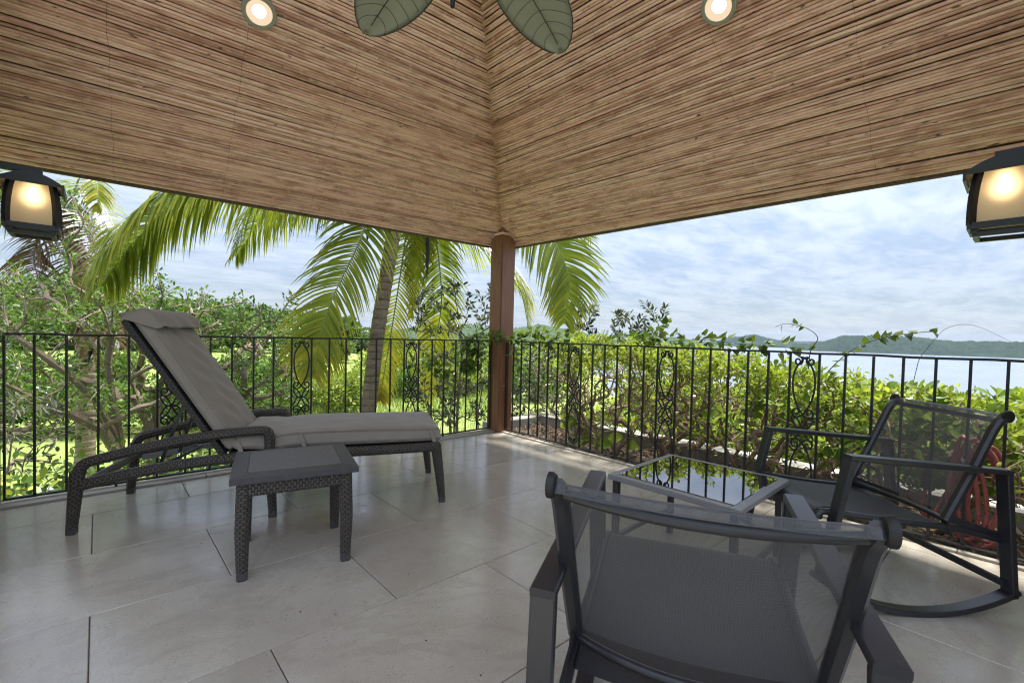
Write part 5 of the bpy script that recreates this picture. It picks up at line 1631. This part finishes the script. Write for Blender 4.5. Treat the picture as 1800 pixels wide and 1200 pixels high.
def center_shrubs():
    rs = np.random.RandomState(31)
    def box(px0, px1, py0, py1, d0, d1, n): return [at_px(rs.uniform(px0, px1), rs.uniform(py0, py1), rs.uniform(d0, d1)) for _ in range(n)]
    b = at_px(800, 760, 6.3); b.z = -1.7
    st = [[b, at_px(803, 740, 6.3), at_px(806, 690, 6.3), at_px(812, 620, 6.3)], [b + V((0.1, 0.05, 0)), at_px(790, 730, 6.4), at_px(770, 690, 6.4)], [b + V((0.2, -0.1, 0)), at_px(840, 730, 6.4), at_px(848, 680, 6.4)]]
    tips = box(715, 870, 500, 745, 5.9, 6.9, 120) + box(760, 860, 620, 750, 5.9, 6.8, 70) + [at_px(790, 492, 6.3), at_px(800, 505, 6.3), at_px(825, 505, 6.3), at_px(745, 520, 6.4), at_px(735, 540, 6.4)]
    slender_shrub('shrub', 'grey green slender stemmed shrub behind the left railing next to the post', b, tips, st, MT['leaf_grey'], MT['bark_grey'], 0.072, 0.38, 75, 61, rtip=0.0028, zmin=-1.0)
    b = at_px(1018, 700, 6.2); b.z = -1.2
    st = [[b, at_px(1012, 640, 6.2), at_px(1014, 590, 6.2), at_px(1022, 545, 6.2)]]
    tips = box(995, 1050, 530, 620, 6.0, 6.4, 22) + [at_px(1023, 528, 6.2), at_px(1042, 556, 6.2), at_px(1008, 560, 6.2)]
    slender_shrub('shrub', 'dark small leaved shrub top rising over the hedge beneath the right palm frond', b, tips, st, MT['leaf_olive'], MT['bark_brown'], 0.065, 0.36, 130, 62, rtip=0.003)
    b = at_px(1115, 720, 6.0); b.z = -1.2
    st = [[b, at_px(1105, 650, 6.0), at_px(1110, 600, 6.0), at_px(1128, 560, 6.0)], [b + V((0.05, 0, 0)), at_px(1140, 620, 6.0), at_px(1158, 570, 6.0)]]
    tips = box(1080, 1160, 545, 630, 5.8, 6.2, 40) + [at_px(1130, 532, 6.0), at_px(1172, 542, 6.0), at_px(1150, 548, 6.0), at_px(1085, 555, 6.0), at_px(1165, 560, 6.0)]
    slender_shrub('shrub', 'olive green shrub top standing above the hedge left of the sea view', b, tips, st, MT['leaf_olive'], MT['bark_brown'], 0.070, 0.32, 130, 63, rtip=0.003)
    b = at_px(945, 790, 6.3); b.z = -0.4
    st = [[b, at_px(942, 740, 6.3), at_px(940, 690, 6.3), at_px(950, 640, 6.3)], [b + V((0.1, 0, 0)), at_px(970, 720, 6.3), at_px(985, 670, 6.3)]]
    tips = box(900, 1015, 615, 755, 5.9, 6.8, 190)
    slender_shrub('shrub', 'pale grey green shrub seen through the right railing just right of the post', b, tips, st, MT['leaf_grey'], MT['bark_grey'], 0.07, 0.42, 95, 66, rtip=0.0024)
    # pale wispy plants at the far left
    b = at_px(20, 860, 3.9); b.z = -1.4
    st = [[b, at_px(14, 830, 3.8), at_px(22, 760, 3.8), at_px(30, 700, 3.8)]]
    tips = box(0, 120, 690, 850, 3.7, 4.3, 45)
    slender_shrub('shrub', 'pale silvery leaved shrub outside the railing at the far left', b, tips, st, MT['leaf_grey'], MT['bark_grey'], 0.085, 0.22, 40, 64, rtip=0.0024, zmin=-0.9)


center_shrubs()


# ------------------------------------------------------------------ hedge in the planting bed


def hedge():
    bases = [(0.55, -0.75), (0.42, -1.28), (0.70, -1.62), (0.56, -1.95), (0.66, -2.38), (0.50, -2.80), (0.68, -3.15), (0.52, -3.55), (0.66, -3.98)]
    lab = ['twiggy hedge shrub nearest the corner post', 'twiggy hedge shrub behind the first scroll panel right of the post', 'hedge shrub between the first two scroll panels, left one', 'hedge shrub between the first two scroll panels, right one', 'hedge shrub just right of the second scroll panel',
           'hedge shrub left of the third scroll panel', 'round leaved hedge shrub behind the far armrest of the right chair', 'round leaved hedge shrub directly behind the back of the right chair', 'round leaved hedge shrub behind the red hose']
    for i, (bx, by) in enumerate(bases):
        rs = np.random.RandomState(300 + i)
        b = V((bx, by, -0.12))
        root = tag(empty('hedge_shrub', b), lab[i], 'shrub', 'hedge shrubs in the planting bed')
        far = i >= 6
        topz = np.interp(by, [-4.2, -3.4, -2.6, -1.8, -0.6], [0.66, 0.69, 0.79, 0.92, 1.03])
        stems = []
        for k in range(3):
            a = rs.rand() * 6.28; s = [np.zeros(3)]; p = np.zeros(3)
            for j in range(3):
                p = p + np.array([math.cos(a) * 0.07 + rs.normal() * 0.03, math.sin(a) * 0.10 + rs.normal() * 0.04, 0.11 + 0.03 * rs.rand()]); s.append(p.copy())
            stems.append(s)
        n = 150
        A = np.stack([rs.uniform(-0.42, 0.55, n), rs.uniform(-0.42, 0.42, n), 0], 1) if False else np.stack([rs.uniform(-0.42, 0.60, n), rs.uniform(-0.42, 0.42, n), 0.12 + 0.38 + (topz - 0.38 + 0.10) * rs.rand(n) ** 0.75 * 0.93], 1)
        A2 = np.stack([rs.uniform(-0.40, 0.50, 190), rs.uniform(-0.42, 0.42, 190), 0.12 + rs.uniform(0.15, 0.72 * topz, 190)], 1)
        nodes, par, cnt, tips = colonize(stems, np.vstack([A, A2]), 40 + i, 0.06, 0.02, 0.14, 0.2)
        skeleton_mesh('branch', nodes, par, cnt, 0.0021, 0.50, MT['bark_twig'], root, 0.022, 6)
        P, D = twig_leaves(nodes, par, cnt, 330, rs, 3, 0.05, 0.0, 0.6)
        zz = P[:, 2] - 0.12; prob = (smooth(0.66 * topz, 0.96 * topz, zz) * 0.92 + 0.07) * (0.45 if far else 1.0)
        k = rs.rand(len(P)) < prob; P, D = P[k], D[k]
        tint = np.clip(rs.beta(1.5, 1.5, len(P)) * 0.8 + 0.2 * smooth(0.5, 1.0, P[:, 2]), 0, 1)
        o = leaf_cloud('foliage', P, D, 0.037 if not far else 0.045, 0.52, MT['leaf_hedge'], root, 'oval', tint, rs); o['kind'] = 'stuff'
        if by < -2.2:
            # larger round leaves in rosettes at the twig ends
            shp, fc = LEAF_SHAPES['obovate']
            me = bpy.data.meshes.get('round_leaf')
            if me is None:
                mb = MB(); vs = [(a * 1.0, c * 0.62, -0.10 * a * a + u) for a, c, u in [(0, 0.02, 0), (0, -0.02, 0), (0.30, 0.20, 0.03), (0.30, 0, 0), (0.30, -0.20, 0.03), (0.62, 0.46, 0.06), (0.62, 0, 0.0), (0.62, -0.46, 0.06), (0.86, 0.42, 0.05), (0.86, 0, 0), (0.86, -0.42, 0.05), (0.985, 0.20, 0.01), (1.0, 0, -0.01), (0.985, -0.20, 0.01)]]
                mb.add(vs, [(0, 1, 3), (0, 3, 2), (1, 4, 3), (2, 3, 6, 5), (3, 4, 7, 6), (5, 6, 9, 8), (6, 7, 10, 9), (8, 9, 12, 11), (9, 10, 13, 12)])
                me = mb.mesh('round_leaf', MT['round_leaf'])
            nros = 18 if by > -2.9 else 46
            cand = [t for t in tips if nodes[t][2] > (0.45 if by > -3 else 0.30) and nodes[t][0] < 0.25]
            rs.shuffle(cand)
            for t in cand[:nros]:
                c = nodes[t]; nlv = rs.randint(4, 7); ax = rs.normal(size=3) * 0.35; ax[2] += 1; ax[0] -= 0.35
                ax = V(ax).normalized(); q = ax.to_track_quat('Z', 'Y'); a0 = rs.rand() * 6
                for m in range(nlv):
                    o = link_mesh('leaf', me, root); s = rs.uniform(0.065, 0.105)
                    o.location = V(c) + ax * 0.008 * m; o.rotation_mode = 'QUATERNION'
                    o.rotation_quaternion = q @ Quaternion((0, 0, 1), a0 + m * 2.4) @ Quaternion((0, 1, 0), -rs.uniform(0.15, 0.95)) @ Quaternion((1, 0, 0), rs.uniform(-0.5, 0.5)); o.scale = (s, s * rs.uniform(0.85, 1.15), s)


hedge()


def bank_bushes():
    mes = [bush_mesh(230 + i, 1500, MT['leaf_hedge'], size=0.13) for i in range(3)]
    rs = np.random.RandomState(8)
    made = []
    for i in range(15):
        y = 1.6 - 0.55 * i; x = 2.2 + (i % 3) * 0.9 + rs.uniform(-0.2, 0.2)
        s = rs.uniform(0.85, 1.05)
        made.append(place_mesh('bush', mes[i % 3], (x, y, float(terrain_z(x, y)) - 0.1), (s, s, s * 0.9), rs.rand() * 6, 'bush', 'bush', 'bushes on the bank beyond the planter wall'))
    by_bearing(made, '%s bright green bush from the left on the bank beyond the planter wall'); made = []
    mt = [bush_mesh(240 + i, 2600, MT['leaf_tree'], size=0.085) for i in range(2)]
    for i, (px, d, s) in enumerate([(-20, 11, 1.6), (60, 12, 1.7), (150, 12.5, 1.5), (240, 12, 1.4), (330, 13, 1.5), (420, 13.5, 1.4), (490, 15, 1.4), (20, 16, 2.2), (200, 17, 2.2), (380, 18, 2.1)]):
        p = at_px(px, 700, d); p.z = float(terrain_z(p.x, p.y)) - 0.1
        made.append(place_mesh('bush', mt[i % 2], p, (s, s, s * 0.85), i * 1.7, 'bush', 'bush', 'tall bushes behind the left tree'))
    by_bearing(made, '%s tall green bush from the left behind the spreading tree')


bank_bushes()


def big_leaf_plant():
    base = V((0.22, -0.86, -0.11))
    root = tag(empty('broad_leaved_plant', base), 'low plant with broad lime green leaves at the foot of the hedge near the post', 'plant')
    mb = MB(); vs = []; fs = []; n = 7
    wv = [0.02, 0.30, 0.46, 0.50, 0.42, 0.24, 0.0]
    for i in range(n):
        t = i / (n - 1)
        for s in (-1, 0, 1): vs.append((t, s * wv[i] * 0.62, 0.06 * abs(s) - 0.16 * t * t))
    for i in range(n - 1):
        for s in (0, 1): fs.append((i * 3 + s, (i + 1) * 3 + s, (i + 1) * 3 + s + 1, i * 3 + s + 1))
    mb.add(vs, fs); me = mb.mesh('broad_leaf', MT['big_leaf'])
    spots = [(985, 752, 5.05, 0), (1003, 735, 5.1, 1.2), (1015, 745, 5.1, 2.5), (1022, 765, 5.0, -0.5), (1040, 735, 5.1, 0.6), (1050, 748, 5.0, 2.2), (1060, 760, 4.95, 3.4), (1068, 770, 4.9, -1.2), (1080, 755, 4.95, 0.4), (1092, 775, 4.85, -0.8), (1030, 780, 4.95, 1.7), (1012, 770, 5.0, 3.9), (1045, 775, 4.9, 5.0), (1000, 720, 5.15, 0.3), (1030, 722, 5.1, 1.9), (1075, 740, 5.0, 1.4)]
    st = MB()
    for i, (px, py, d, a) in enumerate(spots):
        p = at_px(px, py, d - 0.36) - base
        o = link_mesh('leaf', me, root, p); s = rnd.uniform(0.15, 0.22); o.scale = (s, s * 1.05, s)
        dirv = V((math.cos(a) * 0.6 - 0.25, math.sin(a), 0.25 + rnd.uniform(-0.6, 0.3))); dirv.normalize(); nn = V((-0.62 + rnd.uniform(-.4, .4), -0.45 + rnd.uniform(-.4, .4), 0.55)); nn = (nn - dirv * nn.dot(dirv)).normalized()
        o.rotation_mode = 'QUATERNION'; o.rotation_quaternion = Matrix((dirv, nn.cross(dirv), nn)).transposed().to_quaternion()
        st.tube(spline([V((rnd.uniform(-.06, .06), rnd.uniform(-.06, .06), 0)), p * 0.5 + V((0, 0, 0.06)), p], 4), 0.003, 5)
    st.build('stem', MT['rachis'], root)


big_leaf_plant()


# ------------------------------------------------------------------ vines on the railings


def vine_leaf_mesh():
    mb = MB(); out_ = [(0.0, 0.0), (-0.10, 0.16), (-0.06, 0.36), (0.14, 0.46), (0.42, 0.36), (0.72, 0.16), (1.0, 0.0)]
    vs = []; fs = []
    mid = [(0.0, 0), (0.05, 0), (0.14, 0), (0.30, 0), (0.52, 0), (0.78, 0), (1.0, 0)]
    for (x, y), (mx, _) in zip(out_, mid):
        vs += [(x, y, 0.05 * y * 2 - 0.12 * x * x), (mx, 0, -0.12 * mx * mx), (x, -y, 0.05 * y * 2 - 0.12 * x * x)]
    for i in range(6):
        for s in (0, 1): fs.append((i * 3 + s, i * 3 + s + 1, (i + 1) * 3 + s + 1, (i + 1) * 3 + s))
    mb.add(vs, fs); return mb.mesh('vine_leaf', MT['vine_leaf'])


VLM = vine_leaf_mesh()


def vine(label, lines, dens, smin, smax, seed, r=0.0028, hang=0.4, spread=0.03):
    rs = np.random.RandomState(seed)
    pts0 = V(lines[0][0]); root = tag(empty('climbing_vine', pts0), label, 'vine')
    st = MB(); c = 0
    for ln in lines:
        sp = spline(ln, 8); st.tube([q - pts0 for q in sp], r, 5, scale=[1 - 0.6 * i / (len(sp) - 1) for i in range(len(sp))])
        for i in range(len(sp) - 1):
            L = (sp[i + 1] - sp[i]).length; d = (sp[i + 1] - sp[i]).normalized()
            for _ in range(rs.poisson(dens * L)):
                c += 1
                if c > 290: break
                t = rs.rand(); p = sp[i].lerp(sp[i + 1], t); s = V(rs.normal(size=3)); s -= d * s.dot(d); s.normalize()
                p = p + s * spread * rs.rand() + V((0, 0, -hang * 0.04 * rs.rand()))
                o = link_mesh('leaf', VLM, root, p - pts0); k = rs.uniform(smin, smax); o.scale = (k, k, k)
                v = s + d * 0.5 + V((0, 0, -hang * rs.uniform(0, 1.6))); o.rotation_mode = 'QUATERNION'
                o.rotation_quaternion = v.to_track_quat('X', 'Z') @ Quaternion((1, 0, 0), rs.uniform(-0.8, 0.8))
    st.build('stem', MT['bark_brown'], root)
    return root


def vines():
    rs = np.random.RandomState(9)
    def rail_l(x, z, o=0.04): return V((x, o, z))
    def rail_r(y, z, o=0.05): return V((o, y, z + 0.02))
    L = [[rail_l(-0.05, 0.90, 0.20), rail_l(-0.15, 1.06, 0.10), rail_l(-0.30, 1.03, 0.06), rail_l(-0.42, 0.95), rail_l(-0.46, 0.80, 0.1)],
         [rail_l(-0.02, 0.80, 0.22), rail_l(-0.22, 0.92, 0.10), rail_l(-0.35, 0.80, 0.08), rail_l(-0.40, 0.62, 0.08)],
         [rail_l(-0.05, 0.70, 0.2), rail_l(-0.3, 0.72, 0.12), rail_l(-0.6, 0.68, 0.12), rail_l(-0.85, 0.74, 0.15), rail_l(-0.98, 0.70, 0.2)],
         [V((-0.20, -0.04, 1.03)), V((-0.13, -0.17, 1.04)), V((-0.06, -0.20, 1.02)), V((0.0, -0.22, 1.01)), rail_r(-0.4, 1.01)]]
    vine('leafy green vine climbing over the left railing and round the post', L, 105, 0.050, 0.085, 91, hang=0.25, spread=0.06)
    L = [[rail_r(-0.25, 1.00, 0.10), rail_r(-0.5, 1.07, 0.08), rail_r(-0.8, 1.03, 0.06), rail_r(-1.0, 0.99, 0.05)],
         [rail_r(-0.25, 0.9, 0.15), rail_r(-0.45, 0.98, 0.07), rail_r(-0.7, 0.96, 0.06), rail_r(-0.95, 0.92, 0.08), rail_r(-1.2, 0.95, 0.08)],
         [rail_r(-1.15, 0.92, 0.2), rail_r(-1.5, 1.00, 0.08), rail_r(-1.75, 1.02, 0.06), rail_r(-2.0, 1.04, 0.05), rail_r(-2.15, 1.05, 0.04)],
         [rail_r(-1.7, 0.98, 0.1), rail_r(-1.85, 1.04, 0.06), rail_r(-1.97, 1.11, 0.05), rail_r(-2.02, 1.14, 0.05)],
         [rail_r(-2.0, 1.01, 0.08), rail_r(-2.3, 1.03, 0.05), rail_r(-2.55, 1.01, 0.04), rail_r(-2.75, 1.00, 0.04), rail_r(-2.95, 0.99, 0.06)]]
    vine('leafy green vine trailing along the right railing next to the post', L[:2], 85, 0.042, 0.070, 92, hang=-0.15, spread=0.05)
    vine('leafy green vine on the right railing between the second and third scroll panels', L[2:], 75, 0.042, 0.070, 96, hang=-0.1, spread=0.05)
    L = [[rail_r(-2.95, 0.86, 0.16), rail_r(-2.98, 0.98, 0.08), rail_r(-3.02, 1.06, 0.06), rail_r(-2.96, 1.12, 0.05), rail_r(-2.85, 1.15, 0.05), rail_r(-2.78, 1.13, 0.05)],
         [rail_r(-3.02, 0.80, 0.18), rail_r(-3.12, 0.92, 0.12), rail_r(-3.22, 1.01, 0.08), rail_r(-3.35, 1.07, 0.06), rail_r(-3.50, 1.10, 0.06), rail_r(-3.56, 1.105, 0.06)]]
    vine('two thin leafy vine shoots rising above the right railing against the bay', L, 44, 0.034, 0.052, 93, r=0.0034, hang=0.1, spread=0.012)
    T = [at_px(1618, 628, 2.75), at_px(1640, 600, 2.72), at_px(1662, 578, 2.7), at_px(1695, 570, 2.68), at_px(1730, 578, 2.66), at_px(1776, 600, 2.64)]
    vine('bare arching vine tendril above the right end of the railing', [[T[0] + V((0.1, 0.05, -0.25)), T[0] + V((0.03, 0.02, -0.08))] + T], 3.0, 0.012, 0.020, 94, r=0.0020, hang=0.0, spread=0.004)
    # thin pale tendrils on the face of the post
    L = [[V((-0.12, -0.16, 0.80)), V((-0.06, -0.17, 0.84)), V((0.0, -0.17, 0.83)), V((0.04, -0.18, 0.90))], [V((-0.05, -0.17, 0.52)), V((0.0, -0.175, 0.56)), V((0.03, -0.18, 0.60)), V((0.10, -0.2, 0.66))]]
    vine('thin pale tendrils hanging across the front of the post', L, 9, 0.018, 0.035, 95, r=0.0016, spread=0.01)


vines()


def litter():
    rs = np.random.RandomState(41); n = 2600
    x = rs.uniform(0.02, 0.9, n); y = rs.uniform(-4.6, 0.2, n); P = np.stack([x, y, -0.085 + 0.035 * rs.rand(n)], 1)
    D = rs.normal(size=(n, 3)); D[:, 2] *= 0.3
    o = leaf_cloud('leaf_litter', P, D, 0.055, 0.45, MT['litter'], None, 'diamond', rs.rand(n), rs, up=1.5)
    tag(o, 'dry brown fallen leaves on the soil along the railing', 'leaf litter', kind='stuff')
    tw = MB()
    for i in range(160):
        p = V((rs.uniform(0.03, 0.85), rs.uniform(-4.4, 0.1), -0.07)); a = rs.rand() * 6; L = rs.uniform(0.08, 0.4)
        tw.tube([p, p + V((math.cos(a) * L / 2, math.sin(a) * L / 2, rs.uniform(0, 0.05))), p + V((math.cos(a + .3) * L, math.sin(a + .3) * L, rs.uniform(0, 0.1)))], rs.uniform(0.002, 0.005), 4)
    tag(tw.build('fallen_twigs', MT['bark_grey']), 'dead grey twigs lying on the planting bed', 'twigs', kind='stuff')
    # specks of debris on the tiles
    sp = MB()
    for i in range(55):
        p = V((rs.uniform(-3.6, -0.1), rs.uniform(-3.2, -0.12), 0.001)); a = rs.rand() * 6; L = rs.uniform(0.002, 0.006)
        sp.box(p, (L, L * rs.uniform(0.3, 0.8), 0.002), Matrix.Rotation(a, 3, 'Z'))
    tag(sp.build('debris', MT['litter'], smooth=False), 'tiny dark specks of debris scattered on the tiles', 'debris', kind='stuff')


litter()
